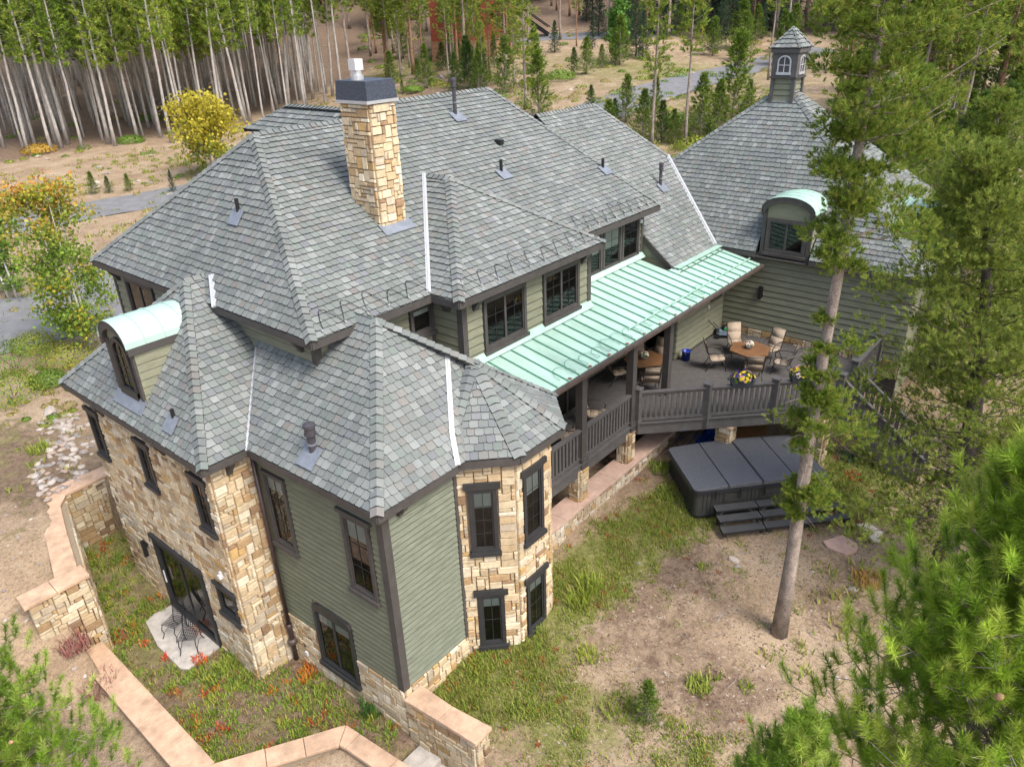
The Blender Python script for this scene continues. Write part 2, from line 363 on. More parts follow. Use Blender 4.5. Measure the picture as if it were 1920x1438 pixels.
def grass_mask(x, y):
    g = 0.15 * np.ones_like(x)
    crt = inpoly(x, y, COURT); g = np.where(crt, 0.42, g)
    g += np.where(crt, 0, 0.75 * np.clip(1.35 - np.abs(y + 0.9 + 0.12 * (x - 4)) / 1.1, 0, 1) * ((x > 0) & (x < 10.5)))
    g += np.where(crt, 0, .5 * blob(x, y, 1.8, -2.8, 1.6, 1.6) + .55 * blob(x, y, 14.2, -5.2, 2.2, 1.6) + .35 * blob(x, y, 2.5, -6, 1.5, 1.5))
    g += .35 * blob(x, y, -4.5, 18, 6, 8) + .4 * blob(x, y, 60, 30, 14, 22) + .3 * blob(x, y, 40, 14, 12, 12) + 0.45 * blob(x, y, 28, -8, 9, 9) + .4 * blob(x, y, 58, 58, 12, 9)
    return np.clip(g, 0, 1)
def mulch_mask(x, y):
    g = 0.2 * np.ones_like(x); g = np.where(inpoly(x, y, COURT), 0.9, g)
    far = np.clip((y - 62 - 0.05 * (x - 20)) / 5, 0, 1) * (x < 62); g = np.maximum(g, far)
    g = np.maximum(g, .75 * np.clip((np.hypot(x, y) - 85) / 10, 0, 1))
    g += .6 * blob(x, y, 12, 0.5, 3.5, 2.0) + .35 * blob(x, y, 6.5, -2.4, 3.5, .8) + .42 * blob(x, y, 4.4, -5.0, 1.6, 2.2) + .3 * blob(x, y, 7.5, -3.6, 1.8, 1.0) + .35 * blob(x, y, 9, -6.5, 2.2, 1.2) + .4 * blob(x, y, -2, 14, 2, 3) + .5 * blob(x, y, -3.2, 17, 3, 3) + .4 * blob(x, y, 44, 42, 12, 12) + .3 * blob(x, y, -5, 5, 1.5, 5)
    return np.clip(g, 0, 1)
mk = np.ones((len(gv), 4), np.float32); mk[:, 0] = grass_mask(gv[:, 0], gv[:, 1]); mk[:, 1] = mulch_mask(gv[:, 0], gv[:, 1]); mk[:, 2] = 0
at = gme.attributes.new('Mask', 'FLOAT_COLOR', 'POINT'); at.data.foreach_set('color', mk.ravel())
ground = struct(link(bpy.data.objects.new('ground', gme)))

def road(name, pix, w, mat):
    """ribbon laid on the terrain along pixel-picked centre points"""
    c_ = [ground_at(*p) for p in pix]; pts = []
    for i in range(len(c_) - 1):
        n = max(2, int(np.linalg.norm(c_[i + 1] - c_[i]) / 1.5))
        for k in range(n): pts.append(c_[i] + (c_[i + 1] - c_[i]) * k / n)
    pts.append(c_[-1]); pts = np.array(pts); ker = np.ones(7) / 7
    if len(pts) > 12:
        e = np.r_[np.repeat(pts[:1], 3, 0), pts, np.repeat(pts[-1:], 3, 0)]
        pts = np.stack([np.convolve(e[:, k], ker, 'valid') for k in range(3)], 1)
    mb = MB(); rows = []
    for i, p in enumerate(pts):
        d = nrm((pts[min(i + 1, len(pts) - 1)] - pts[max(i - 1, 0)])[:2]); s = V(d[1], -d[0]); row = []
        for k in range(9):
            q = p[:2] + s * w * (k / 8 - .5); row.append((q[0], q[1], float(H(q[0], q[1])) + 0.09 - 0.05 * abs(k / 4 - 1) ** 3))
        rows.append(row)
    for i in range(len(rows) - 1):
        for k in range(8): mb.poly([rows[i][k], rows[i][k + 1], rows[i + 1][k + 1], rows[i + 1][k]])
    return struct(mb.build(name, mat, smooth=True))
road('driveway', [(-260, 700), (-120, 640), (0, 612), (90, 590), (200, 545), (330, 500)], 7.0, 'asphalt')
road('driveway', [(-120, 445), (0, 424), (110, 405), (210, 388), (300, 372), (420, 345)], 4.6, 'asphalt')
road('road', [(1000, 255), (1110, 214), (1200, 184), (1300, 152), (1380, 132), (1450, 112), (1560, 88)], 5.0, 'asphalt')

# ------------------------------------------------------------------ house: generators
house = thing('house', 'sage green and stone mountain house with grey shingle roofs and a tall chimney', 'house')
SH = []      # shingles waiting to be built: (verts, faces, colour, size in view, owner)
ST = []      # wall stones
TILE = [((.174, .189, .180), 6), ((.156, .171, .164), 5), ((.199, .214, .205), 4), ((.155, .168, .170), 2), ((.168, .176, .185), .6), ((.182, .183, .171), 1.2), ((.222, .238, .230), 1.8), ((.182, .174, .163), .5), ((.162, .186, .172), 1.8)]
_tw = np.cumsum([w for _, w in TILE]) / sum(w for _, w in TILE)
def tilecol():
    c_ = TILE[int(np.searchsorted(_tw, random.random()))][0]; k = random.uniform(.9, 1.07); return tuple(x * k for x in c_)
def clip2(poly, cl):
    """Sutherland-Hodgman, cl convex counter-clockwise"""
    out = poly
    for i in range(len(cl)):
        a, b_ = cl[i], cl[(i + 1) % len(cl)]; e = (b_[0] - a[0], b_[1] - a[1]); inp = out; out = []
        if not inp: break
        sgn = [e[0] * (p[1] - a[1]) - e[1] * (p[0] - a[0]) for p in inp]
        for j in range(len(inp)):
            k = (j + 1) % len(inp); p, q = inp[j], inp[k]
            if sgn[j] >= 0: out.append(p)
            if (sgn[j] >= 0) != (sgn[k] >= 0):
                t = sgn[j] / (sgn[j] - sgn[k]); out.append((p[0] + t * (q[0] - p[0]), p[1] + t * (q[1] - p[1])))
    return out
EXPO, TW = 0.182, 0.19
def frame_of(pts):
    pts = [V(*p) for p in pts]; n = np.zeros(3)
    for i in range(len(pts)): n += np.cross(pts[i], pts[(i + 1) % len(pts)])
    n = nrm(n)
    if n[2] < 0: n = -n
    u = nrm(np.cross(V(0, 0, 1), n)); v = np.cross(n, u)
    return pts, n, u, v
def roof_face(owner, pts, origin=None, shingled=True, expo=EXPO, tw=TW, thick=0.1):
    """planar convex roof polygon: a slab plus overlapping shingles"""
    pts, n, u, v = frame_of(pts)
    o = V(*origin) if origin is not None else pts[0]
    p2 = [((p - o) @ u, (p - o) @ v) for p in pts]
    ar = sum(p2[i][0] * p2[(i + 1) % len(p2)][1] - p2[(i + 1) % len(p2)][0] * p2[i][1] for i in range(len(p2)))
    if ar < 0: p2 = p2[::-1]; pts = pts[::-1]
    mb = MB(); k = len(pts)
    mb.poly(pts); mb.poly([p - n * thick for p in reversed(pts)])
    for i in range(k): mb.poly([pts[i], pts[i] - n * thick, pts[(i + 1) % k] - n * thick, pts[(i + 1) % k]])
    slab = mb.build('roof_slab', 'underlay', owner)
    if not shingled: return slab
    us = [a for a, _ in p2]; vs_ = [b_ for _, b_ in p2]
    row = int(math.floor(min(vs_) / expo)) - 1
    while row * expo < max(vs_):
        v0 = row * expo; x = min(us) - tw - (0.5 * tw if row % 2 else 0) - random.uniform(0, .05)
        jit = random.uniform(-.006, .006)
        while x < max(us):
            w = tw * random.uniform(.86, 1.16); x0, x1 = x + .004, x + w - .004; x += w
            drop = random.uniform(-.010, .012) + jit; b0 = v0 + drop; top = v0 + expo * 1.12; ch = .022
            tile = [(x0, b0 + ch), (x0 + ch, b0), (x1 - ch, b0), (x1, b0 + ch), (x1, top), (x0, top)]
            cl = clip2(tile, p2)
            if len(cl) < 3: continue
            a2 = abs(sum(cl[i][0] * cl[(i + 1) % len(cl)][1] - cl[(i + 1) % len(cl)][0] * cl[i][1] for i in range(len(cl)))) / 2
            if a2 < 2e-4: continue
            th = random.uniform(.026, .038); ring = []
            for a, b_ in cl:
                h = .006 + th * max(0, 1 - (b_ - v0) / (expo * 1.12)); ring.append((a, b_, h))
            vt = [o + u * a + v * b_ + n * h for a, b_, h in ring] + [o + u * a + v * b_ + n * .001 for a, b_, h in ring]
            m_ = len(ring); fs = [tuple(range(m_))]
            for i in range(m_):
                j = (i + 1) % m_; fs.append((i, m_ + i, m_ + j, j))
            cen = vt[0]; toc = CAM - cen; dist = np.linalg.norm(toc)
            SH.append((vt, fs, tilecol(), a2 * max(0, (n @ toc) / dist) / dist ** 2, owner, 'shingle'))
        row += 1
    return slab
def cap_line(owner, a, b, n1, n2, w=.15, step=.185):
    """row of hip or ridge cap shingles from a (low) to b (high) folded over planes with normals n1 and n2"""
    a = V(*a); b = V(*b); L = np.linalg.norm(b - a); d = (b - a) / L
    s1 = nrm(np.cross(n1, d)); s2 = nrm(np.cross(n2, d)); up = nrm(V(*n1) + V(*n2))
    if s1 @ s2 > 0: s2 = -s2
    # both wings must hang down
    if s1 @ up > 0: s1 = -s1
    if s2 @ up > 0: s2 = -s2
    k = max(1, int(L / step))
    for i in range(k):
        p = a + d * (i * L / k - .02); q = a + d * ((i + 1) * L / k + .03)
        h0, h1 = .062, .030; o1 = p + up * h0; o2 = q + up * h1
        pts = [o1 + s1 * w, o1, o1 + s2 * w, o2 + s2 * w, o2, o2 + s1 * w]; lo = [x - up * .03 for x in pts]
        o1b = d * .02
        vt = [pts[0], pts[1] + o1b, pts[2], pts[3], pts[4], pts[5]] + lo
        fs = [(0, 1, 4, 5), (1, 2, 3, 4), (0, 6, 7, 1), (1, 7, 8, 2), (0, 5, 11, 6), (2, 8, 9, 3)]
        toc = CAM - p; dist = np.linalg.norm(toc)
        SH.append((vt, fs, tilecol(), .05 * max(0.1, (up @ toc) / dist) / dist ** 2, owner, 'ridge_cap'))
def nf(pts): return frame_of(pts)[1]
def fascia(owner, path, h=.17, t=.05, drop=.10, name='fascia', mat='trim'):
    for i in range(len(path) - 1):
        a = V(*path[i]); b = V(*path[i + 1]); dz = V(0, 0, -drop)
        MB().bar(a + dz, b + dz, t, h).build(name, mat, owner)
def soffit(owner, plan, z): MB().prism(plan, z - .02, z).build('soffit', 'trim', owner)
STONE = [((.50, .39, .25), 6), ((.55, .455, .31), 6), ((.44, .33, .20), 3.5), ((.37, .25, .135), 2.4), ((.27, .175, .105), 1.3), ((.45, .30, .13), 1.0), ((.42, .35, .26), 1.8), ((.60, .52, .39), 3)]
_sw = np.cumsum([w for _, w in STONE]) / sum(w for _, w in STONE)
def stonecol(bias=1.0):
    c_ = STONE[int(np.searchsorted(_sw, random.random()))][0]; k = random.uniform(.85, 1.12) * bias; return tuple(x * k for x in c_)
def stones(owner, p0, p1, z0, z1, holes=(), unit=.095, bias=1.0, store=None, ztop=None, sizes=None):
    """random ashlar over the wall p0->p1 (outward normal on the right hand of p0->p1)"""
    p0 = V(*p0, 0); p1 = V(*p1, 0); L = np.linalg.norm(p1 - p0); d = (p1 - p0) / L; n = V(d[1], -d[0], 0)
    nu = max(2, round(L / unit)); nv = max(2, round((z1 - z0) / unit)); cu = L / nu; cv = (z1 - z0) / nv
    free = np.ones((nu, nv), bool)
    for i in range(nu):
        for j in range(nv):
            u_, z_ = (i + .5) * cu, z0 + (j + .5) * cv
            if any(a < u_ < b_ and c_ < z_ < e for a, b_, c_, e in holes): free[i, j] = False
            if ztop and z_ > ztop(u_): free[i, j] = False
    lst = ST if store is None else store
    for j in range(nv):
        for i in range(nu):
            if not free[i, j]: continue
            w, h = random.choice(sizes or ((3, 1), (4, 1), (2, 2), (3, 2), (2, 1), (2, 1), (1, 2), (4, 2), (3, 1), (2, 3), (5, 2), (1, 1), (3, 2)))
            while w > 1 and (i + w > nu or not free[i:i + w, j].all()): w -= 1
            while h > 1 and (j + h > nv or not free[i:i + w, j:j + h].all()): h -= 1
            free[i:i + w, j:j + h] = False
            g = .007; jt = lambda: random.uniform(-.008, .008)
            a, b_ = i * cu + g, (i + w) * cu - g; c_, e = z0 + j * cv + g, z0 + (j + h) * cv - g
            dep = random.uniform(.035, .062); ins = .012
            base = [(a, c_), (b_, c_), (b_, e), (a, e)]
            top = [(a + ins + jt(), c_ + ins + jt()), (b_ - ins + jt(), c_ + ins + jt()), (b_ - ins + jt(), e - ins + jt()), (a + ins + jt(), e - ins + jt())]
            vt = [p0 + d * x + V(0, 0, z_) + n * .004 for x, z_ in base] + [p0 + d * x + V(0, 0, z_) + n * (dep + random.uniform(-.006, .006)) for x, z_ in top]
            fs = [(4, 5, 6, 7), (0, 1, 5, 4), (1, 2, 6, 5), (2, 3, 7, 6), (3, 0, 4, 7)]
            cen = p0 + d * (a + b_) / 2 + V(0, 0, (c_ + e) / 2); toc = CAM - cen; dist = np.linalg.norm(toc)
            lst.append((vt, fs, stonecol(bias), (b_ - a) * (e - c_) * max(0, (n @ toc) / dist) / dist ** 2, owner, 'stone'))
EDGE = (.035, .037, .038)     # cut asphalt edges are black
def facecols(nm, c_, fs):
    if nm == 'shingle': return [c_] + [EDGE] * (len(fs) - 1)
    if nm == 'ridge_cap': return [c_, c_] + [EDGE] * (len(fs) - 2)
    return [c_] * len(fs)
def flush(items, keep, mat, rest_name, rest_parent):
    """the pieces largest in view become objects, the rest one part"""
    def vis(it):
        q = proj(it[0][0]); return it[3] if (q[2] > 0 and -60 < q[0] < 1980 and -60 < q[1] < 1500) else 0
    items = sorted(items, key=vis, reverse=True)
    for vt, fs, c_, _, own, nm in items[:keep]:
        mb = MB(); mb.v = [tuple(p) for p in vt]; mb.f = fs; mb.c = facecols(nm, c_, fs); mb.build(nm, mat, own)
    rest = items[keep:]
    if rest:
        mb = MB()
        for vt, fs, c_, _, own, nm in rest:
            b_ = len(mb.v); mb.v += [tuple(p) for p in vt]; mb.f += [tuple(b_ + i for i in f) for f in fs]; mb.c += facecols(nm, c_, fs)
        o = mb.build(rest_name, mat, rest_parent); o['kind'] = 'stuff'
def siding(owner, p0, p1, z0, z1, expo, holes=(), mat='siding_light', ztop=None, umax=None):
    p0 = V(*p0, 0); p1 = V(*p1, 0); L = np.linalg.norm(p1 - p0); d = (p1 - p0) / L; n = V(d[1], -d[0], 0)
    rows = max(1, round((z1 - z0) / expo)); e = (z1 - z0) / rows
    for r in range(rows):
        a, b_ = z0 + r * e, z0 + (r + 1) * e; zm = (a + b_) / 2
        segs = [(0.0, L)]
        if ztop:
            ok = [u_ for u_ in np.linspace(0, L, 120) if ztop(u_) > zm]
            if not ok: continue
            segs = [(min(ok), max(ok))]
        for h0, h1, c_, f_ in holes:
            if c_ < zm < f_: segs = [s for x, y in segs for s in ((x, min(y, h0)), (max(x, h1), y)) if s[1] - s[0] > .03]
        for x, y in segs:
            j = random.uniform(-.003, .003); lo, hi = .036 + j, .008
            q = lambda u_, z_, t: tuple(p0 + d * u_ + V(0, 0, z_) + n * t)
            mb = MB(); mb.hexa([q(x, a + .012, 0), q(y, a + .012, 0), q(y, a + .012, lo), q(x, a + .012, lo), q(x, b_, 0), q(y, b_, 0), q(y, b_, hi), q(x, b_, hi)])
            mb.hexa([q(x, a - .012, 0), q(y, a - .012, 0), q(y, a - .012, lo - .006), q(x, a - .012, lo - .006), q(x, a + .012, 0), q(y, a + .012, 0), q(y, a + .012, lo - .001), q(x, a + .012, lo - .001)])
            bo = mb.build('siding_board', mat, owner); bo.data.materials.append(M['lap_shadow'])
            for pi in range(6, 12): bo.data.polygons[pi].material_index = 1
class Wl:
    def __init__(s, p0, p1): s.p0 = V(*p0, 0); s.p1 = V(*p1, 0); s.L = np.linalg.norm(s.p1 - s.p0); s.d = (s.p1 - s.p0) / s.L; s.n = V(s.d[1], -s.d[0], 0)
    def P(s, u_, z_, t=0): return s.p0 + s.d * u_ + V(0, 0, z_) + s.n * t
    def box(s, mb, u0, u1, z0, z1, t0, t1):
        return mb.hexa([s.P(u0, z0, t0), s.P(u1, z0, t0), s.P(u1, z0, t1), s.P(u0, z0, t1), s.P(u0, z1, t0), s.P(u1, z1, t0), s.P(u1, z1, t1), s.P(u0, z1, t1)])
def window(w, u0, u1, z0, z1, trim=.09, sash=1, muntin=None, shade=.0, header=0, sill=True, frame='window_frame', arch=0, name='window', out=.075, parent=None, screen=False):
    """outer casing (the part) with panes, sashes, bars, shade, sill and header as its pieces"""
    parent = parent or house
    mb = MB(); a, b_, c_, e = u0, u1, z0, z1
    w.box(mb, a, a + trim, c_, e, 0, out); w.box(mb, b_ - trim, b_, c_, e, 0, out)
    w.box(mb, a + trim, b_ - trim, c_, c_ + trim, 0, out); w.box(mb, a + trim, b_ - trim, e - trim, e, 0, out)
    win = mb.build(name, frame, parent)
    if arch:
        mb = MB(); k = 12; mid = (a + b_) / 2; hw = (b_ - a) / 2
        arcp = [(mid + hw * math.cos(math.pi * i / k), e + arch * math.sin(math.pi * i / k)) for i in range(k + 1)]
        for i in range(k):
            (x0, y0), (x1, y1) = arcp[i], arcp[i + 1]
            q = [w.P(x0, e - .002, .004), w.P(x0, y0, .004), w.P(x1, y1, .004), w.P(x1, e - .002, .004)]
            r_ = [p + w.n * out for p in q]; mb.poly(r_); mb.poly([q[1], q[2], r_[2], r_[1]])
        mb.build('arched_header', frame, win)
    ia, ib, ic, ie = a + trim, b_ - trim, c_ + trim, e - trim
    for s in range(sash):
        sa = ia + (ib - ia) * s / sash; sb = ia + (ib - ia) * (s + 1) / sash; g = .035
        mb = MB()
        w.box(mb, sa, sa + g, ic, ie, 0, .045); w.box(mb, sb - g, sb, ic, ie, 0, .045); w.box(mb, sa + g, sb - g, ic, ic + g, 0, .045); w.box(mb, sa + g, sb - g, ie - g, ie, 0, .045)
        sh = mb.build('sash', 'window_frame' if frame == 'window_frame' else 'trim', win)
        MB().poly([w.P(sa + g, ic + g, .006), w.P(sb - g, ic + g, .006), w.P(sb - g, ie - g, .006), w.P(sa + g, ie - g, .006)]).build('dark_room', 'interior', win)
        if shade:
            hh = (ie - ic) * shade * random.uniform(.9, 1.1)
            w.box(MB(), sa + g, sb - g, ie - g - hh, ie - g, .008, .012).build('shade', 'shade', win)
        MB().poly([w.P(sa + g - .004, ic + g - .004, .02), w.P(sb - g + .004, ic + g - .004, .02), w.P(sb - g + .004, ie - g + .004, .02), w.P(sa + g - .004, ie - g + .004, .02)]).build('pane', 'glass', win)
        if muntin:
            mu, mv = muntin; mb = MB()
            for i in range(1, mu): x = sa + g + (sb - sa - 2 * g) * i / mu; w.box(mb, x - .006, x + .006, ic + g, ie - g, .0225, .030)
            for i in range(1, mv): y = ic + g + (ie - ic - 2 * g) * i / mv; w.box(mb, sa + g, sb - g, y - .006, y + .006, .023, .029)
            mb.build('muntin_bars', 'window_frame', win)
    if sill: w.box(MB(), a - .05, b_ + .05, c_ - .10, c_ - .002, 0, out + .05).build('sill', frame, win)
    if header: w.box(MB(), a - .09, b_ + .09, e + .002, e + header, 0, out + .03).build('header', frame, win)
    return win
def bracket(w, u_, z1, h=.42, d=.26, t=.12):
    mb = MB(); pr = [(0, z1), (d, z1), (d, z1 - .10), (d * .8, z1 - .2), (d * .45, z1 - h * .75), (d * .3, z1 - h), (0, z1 - h)]
    A = [w.P(u_ - t / 2, z_, x + .02) for x, z_ in pr]; B = [w.P(u_ + t / 2, z_, x + .02) for x, z_ in pr]
    mb.poly(A); mb.poly(B[::-1])
    for i in range(len(pr)): mb.poly([A[i], B[i], B[(i + 1) % len(pr)], A[(i + 1) % len(pr)]])
    mb.build('bracket', 'trim', house)
def strip(owner, pts, w, n, name, mat, lift=.045):
    mb = MB(); pts = [V(*p) for p in pts]; n = nrm(n)
    for i in range(len(pts) - 1):
        a, b_ = pts[i] + n * lift, pts[i + 1] + n * lift; d = nrm(b_ - a); s = nrm(np.cross(n, d)) * w / 2
        lo = -n * .05; c_ = n * .02
        mb.hexa([a - s + lo, b_ - s + lo, b_ + s + lo, a + s + lo, a - s, b_ - s, b_ + s, a + s])
        mb.hexa([a - s * .15, b_ - s * .15, b_ + s * .15, a + s * .15, a - s * .15 + c_, b_ - s * .15 + c_, b_ + s * .15 + c_, a + s * .15 + c_])
    return mb.build(name, mat, owner)

# ------------------------------------------------------------------ house: walls
A0, A1, A2 = (0, 0), (-.12, 4.18), (2.05, 0)
EZ, UZ = 4.92, 7.26            # lower and upper eaves
def wall(name, plan, z0, z1, mat): return MB().prism(plan, z0, z1).build(name, mat, house)
near = wall('wing_wall', [(0, 0), (2.05, 0), (2.95, -.9), (4.15, -.9), (5.05, 0), (5.05, 4.3), (-.12, 4.3)], -1.9, EZ - .05, 'mortar')
stonewing = wall('stone_wall', [(-1.19, 4.18), (1.4, 4.18), (1.4, 10.48), (-1.19, 10.48)], -1.9, EZ - .05, 'mortar')
upper = wall('upper_wall', [(1.31, 3.24), (14.9, 3.24), (14.9, 12.8), (1.31, 12.8)], 0.2, UZ - .03, 'trim')
boxw = wall('bay_box_wall', [(4.87, 2.25), (10.27, 2.25), (10.27, 3.3), (4.87, 3.3)], 0.0, UZ - .03, 'trim')
linkw = wall('link_wall', [(14.85, 1.65), (18.5, 1.65), (18.5, 8.0), (14.85, 8.0)], 0.0, 5.2, 'trim')
garage = wall('garage_wall', [(18.5, -4.8), (26.1, -4.8), (26.1, 8.0), (18.5, 8.0)], 0.0, 5.24, 'trim')
# near wing, left face (seen from p0=A1 to A0 the normal points to -x)
wL = Wl(A1, A0); wR = Wl(A0, A2); wB1 = Wl((2.05, 0), (2.95, -.9)); wB2 = Wl((2.95, -.9), (4.15, -.9)); wB3 = Wl((4.15, -.9), (5.05, 0))
hl = [(wL.L - 3.93, wL.L - 3.06, 2.22, 4.4), (wL.L - 1.24, wL.L - .36, 2.22, 4.38), (wL.L - 2.94, wL.L - 1.52, -.92, 1.1)]
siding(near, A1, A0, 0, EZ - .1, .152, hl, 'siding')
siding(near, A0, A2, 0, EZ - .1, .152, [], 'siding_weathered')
stones(near, A1, A0, -1.62, -.03, [(wL.L - 2.94, wL.L - 1.52, -1.0, 1.1)])
stones(near, A0, A2, -1.0, -.03)
for q, p in ((wL, 0), (wR, 1)):
    w_ = .13; a = (q.L - w_, q.L) if p == 0 else (0, w_)
    q.box(MB(), a[0] - (0 if p == 0 else .055), a[1] + (.055 if p == 0 else 0), -.02, EZ - .1, .002 + .001 * p, .055 + .002 * p).build('corner_board', 'trim', near)
wR.box(MB(), wR.L - .1, wR.L + .01, -.02, EZ - .1, .0, .05).build('corner_board', 'trim', near)
window(wL, wL.L - 3.90, wL.L - 3.08, 2.32, 4.3, sash=1, muntin=(2, 3), shade=.2, frame='trim')
window(wL, wL.L - 1.22, wL.L - .38, 2.32, 4.28, sash=1, muntin=(2, 3), shade=.24, frame='trim', header=.1)
window(wL, wL.L - 2.92, wL.L - 1.54, -.88, .86, sash=2, shade=.2, frame='window_frame', arch=.22)
# bay: stone with four windows
hb1u = (.24, .86, 2.4, 4.28); hb1l = (.3, .92, -.36, 1.34); hb2u = (.2, .9, 2.4, 4.4); hb2l = (.2, .92, -.36, 1.4)
stones(near, (2.05, 0), (2.95, -.9), -.75, EZ - .05, [hb1u, hb1l], .1)
stones(near, (2.95, -.9), (4.15, -.9), -.75, EZ - .05, [hb2u, hb2l], .1)
stones(near, (4.15, -.9), (5.05, 0), -.75, EZ - .05, [], .1)
window(wB1, .24, .86, 2.46, 4.14, muntin=(2, 4), shade=.24, header=.16)
window(wB1, .3, .92, -.34, 1.2, muntin=(2, 2), shade=.18, header=.15)
window(wB2, .2, .9, 2.46, 4.26, muntin=(2, 4), shade=.3, header=.15)
window(wB2, .22, .92, -.3, 1.28, muntin=(2, 2), shade=.2, header=.14)
# stone wing, left face
wS = Wl((-1.19, 10.48), (-1.19, 4.18)); wSf = Wl((-1.19, 4.18), (-.1, 4.18)); Y_ = lambda y: 10.48 - y
hs = [(Y_(10.35), Y_(9.74), 2.85, 4.35), (Y_(7.62), Y_(7.0), 2.95, 4.35), (Y_(5.06), Y_(4.45), 2.8, 4.35), (Y_(8.42), Y_(5.9), -1.5, 1.1), (Y_(5.22), Y_(4.4), .15, 1.2)]
stones(stonewing, (-1.19, 10.48), (-1.19, 4.18), -1.75, EZ - .05, hs, .098)
stones(stonewing, (-1.19, 4.18), (-.1, 4.18), -1.75, EZ - .05, [], .098)
for a, b_, c_, e in hs[:3]: window(wS, a, b_, c_ + .08, e - .14, muntin=(2, 3), shade=0, header=.13)
window(wS, hs[4][0], hs[4][1], .24, 1.06, muntin=None, header=.1)
window(wS, hs[3][0], hs[3][1], -1.46, .96, sash=2, trim=.13, header=.12, sill=False, name='sliding_door', out=.09)
wS.box(MB(), Y_(8.22), Y_(8.19), -.45, -.05, .09, .12).build('door_handle', 'white_metal', house)
lm = MB(); wS.box(lm, Y_(9.02), Y_(8.9), .42, .52, .04, .16); wS.box(lm, Y_(9.0), Y_(8.92), .1, .62, .1, .2); lm.build('wall_lamp', 'black_metal', house)
lm = MB(); wS.box(lm, Y_(4.79), Y_(4.69), 1.5, 1.6, .03, .14); wS.box(lm, Y_(4.77), Y_(4.71), 1.6, 1.68, .05, .1); lm.build('floodlight', 'white_metal', house)
for y in (9.2, 6.1): bracket(wS, Y_(y), EZ - .1)
bracket(wSf, .42, EZ - .1); bracket(wR, .42, EZ - .1, .36)
# downspout in the corner
MB().tube([(-.24, 4.02, EZ - .15), (-.24, 4.02, -.35)], .05, 8).build('downspout', 'downspout', house, True)
MB().tube([(-.24, 4.02, -.3), (-.24, 4.02, -.42), (-.24, 4.02, -.8), (-.24, 4.02, -1.6)], [.075, .075, .062, .062], 10).build('downspout', 'downspout', house, True)
MB().lathe([(.07, 0), (.12, .03), (.12, .12), (.07, .16)], 12, (-.24, 4.02, -.95)).build('downspout_collar', 'gutter', house)
MB().tube([(-.14, 3.72, -.7), (-.16, 3.6, -.85), (-.14, 3.55, -1.05)], .012, 5).build('cable', 'black_metal', house)
MB().box((-.2, 3.5, -1.12), (-.1, 3.6, -1.0)).build('outlet_cover', 'white_metal', house)
# upper storey
wU = Wl((1.31, 12.8), (1.31, 3.24)); wUf = Wl((1.31, 3.24), (4.87, 3.24)); wUm = Wl((10.27, 3.24), (14.9, 3.24)); wBx = Wl((4.87, 2.25), (10.27, 2.25)); wBs = Wl((4.87, 3.24), (4.87, 2.25)); wBe = Wl((14.9, 3.24), (14.9, 5))
siding(upper, (1.31, 12.8), (1.31, 3.24), 4.6, UZ - .1, .21, [(12.8 - 12.1, 12.8 - 10.4, 4.5, 6.95)])
siding(upper, (1.31, 3.24), (4.87, 3.24), 5.2, UZ - .1, .21, [(2.7, 3.52, 6.1, 6.98)])
siding(boxw, (4.87, 3.24), (4.87, 2.25), 5.0, UZ - .1, .225)
siding(boxw, (4.87, 2.25), (10.27, 2.25), 5.33, UZ - .1, .225, [(.7, 2.42, 5.4, 7.0), (3.14, 4.86, 5.4, 7.0)])
siding(upper, (10.27, 3.24), (14.9, 3.24), 5.5, UZ - .1, .225, [(1.0, 4.4, 5.4, 7.2)])
window(wU, 12.8 - 12.07, 12.8 - 10.45, 4.9, 6.86, sash=2, frame='trim', sill=False)
window(wUf, 2.73, 3.5, 6.16, 6.92, muntin=None, frame='trim', shade=.2)
window(wBx, .72, 2.4, 5.5, 6.9, sash=2, muntin=(2, 3), frame='trim', trim=.1)
window(wBx, 3.16, 4.84, 5.5, 6.9, sash=2, muntin=(2, 3), frame='trim', trim=.1)
for k in range(3): window(wUm, 1.02 + k * 1.14, 2.12 + k * 1.14, 5.6, 7.05, sash=1, muntin=(2, 3), frame='trim', sill=False, shade=[.55, .5, 0][k], trim=.1)
for w_, a, b_ in ((wUf, -.055, .11), (wUf, 3.42, 3.53), (wBx, -.05, .12), (wBx, 5.28, 5.45), (wUm, 4.52, 4.66), (wBs, .86, .985)):
    w_.box(MB(), a, b_, 5.0, UZ - .1, .001, .05).build('corner_board', 'trim', upper if w_ in (wUf, wUm) else boxw)
wU.box(MB(), wU.L - .11, wU.L, 4.6, UZ - .1, .0015, .055).build('corner_board', 'trim', upper)
wU.box(MB(), 0, .11, 4.6, UZ - .1, .0015, .055).build('corner_board', 'trim', upper)
bracket(wU, wU.L - .45, UZ - .1, .45, .3, .14); bracket(wU, .4, UZ - .1, .45, .3, .14); bracket(wBs, .55, UZ - .1, .42, .26, .2); bracket(wBx, .42, UZ - .1, .42, .28, .16); bracket(wBx, 5.0, UZ - .1, .42, .28, .14)
MB().lathe([(.05, 0), (.06, .05), (.05, .12)], 10, (14.7, 3.16, 6.72)).build('wall_lamp', 'white_metal', house)
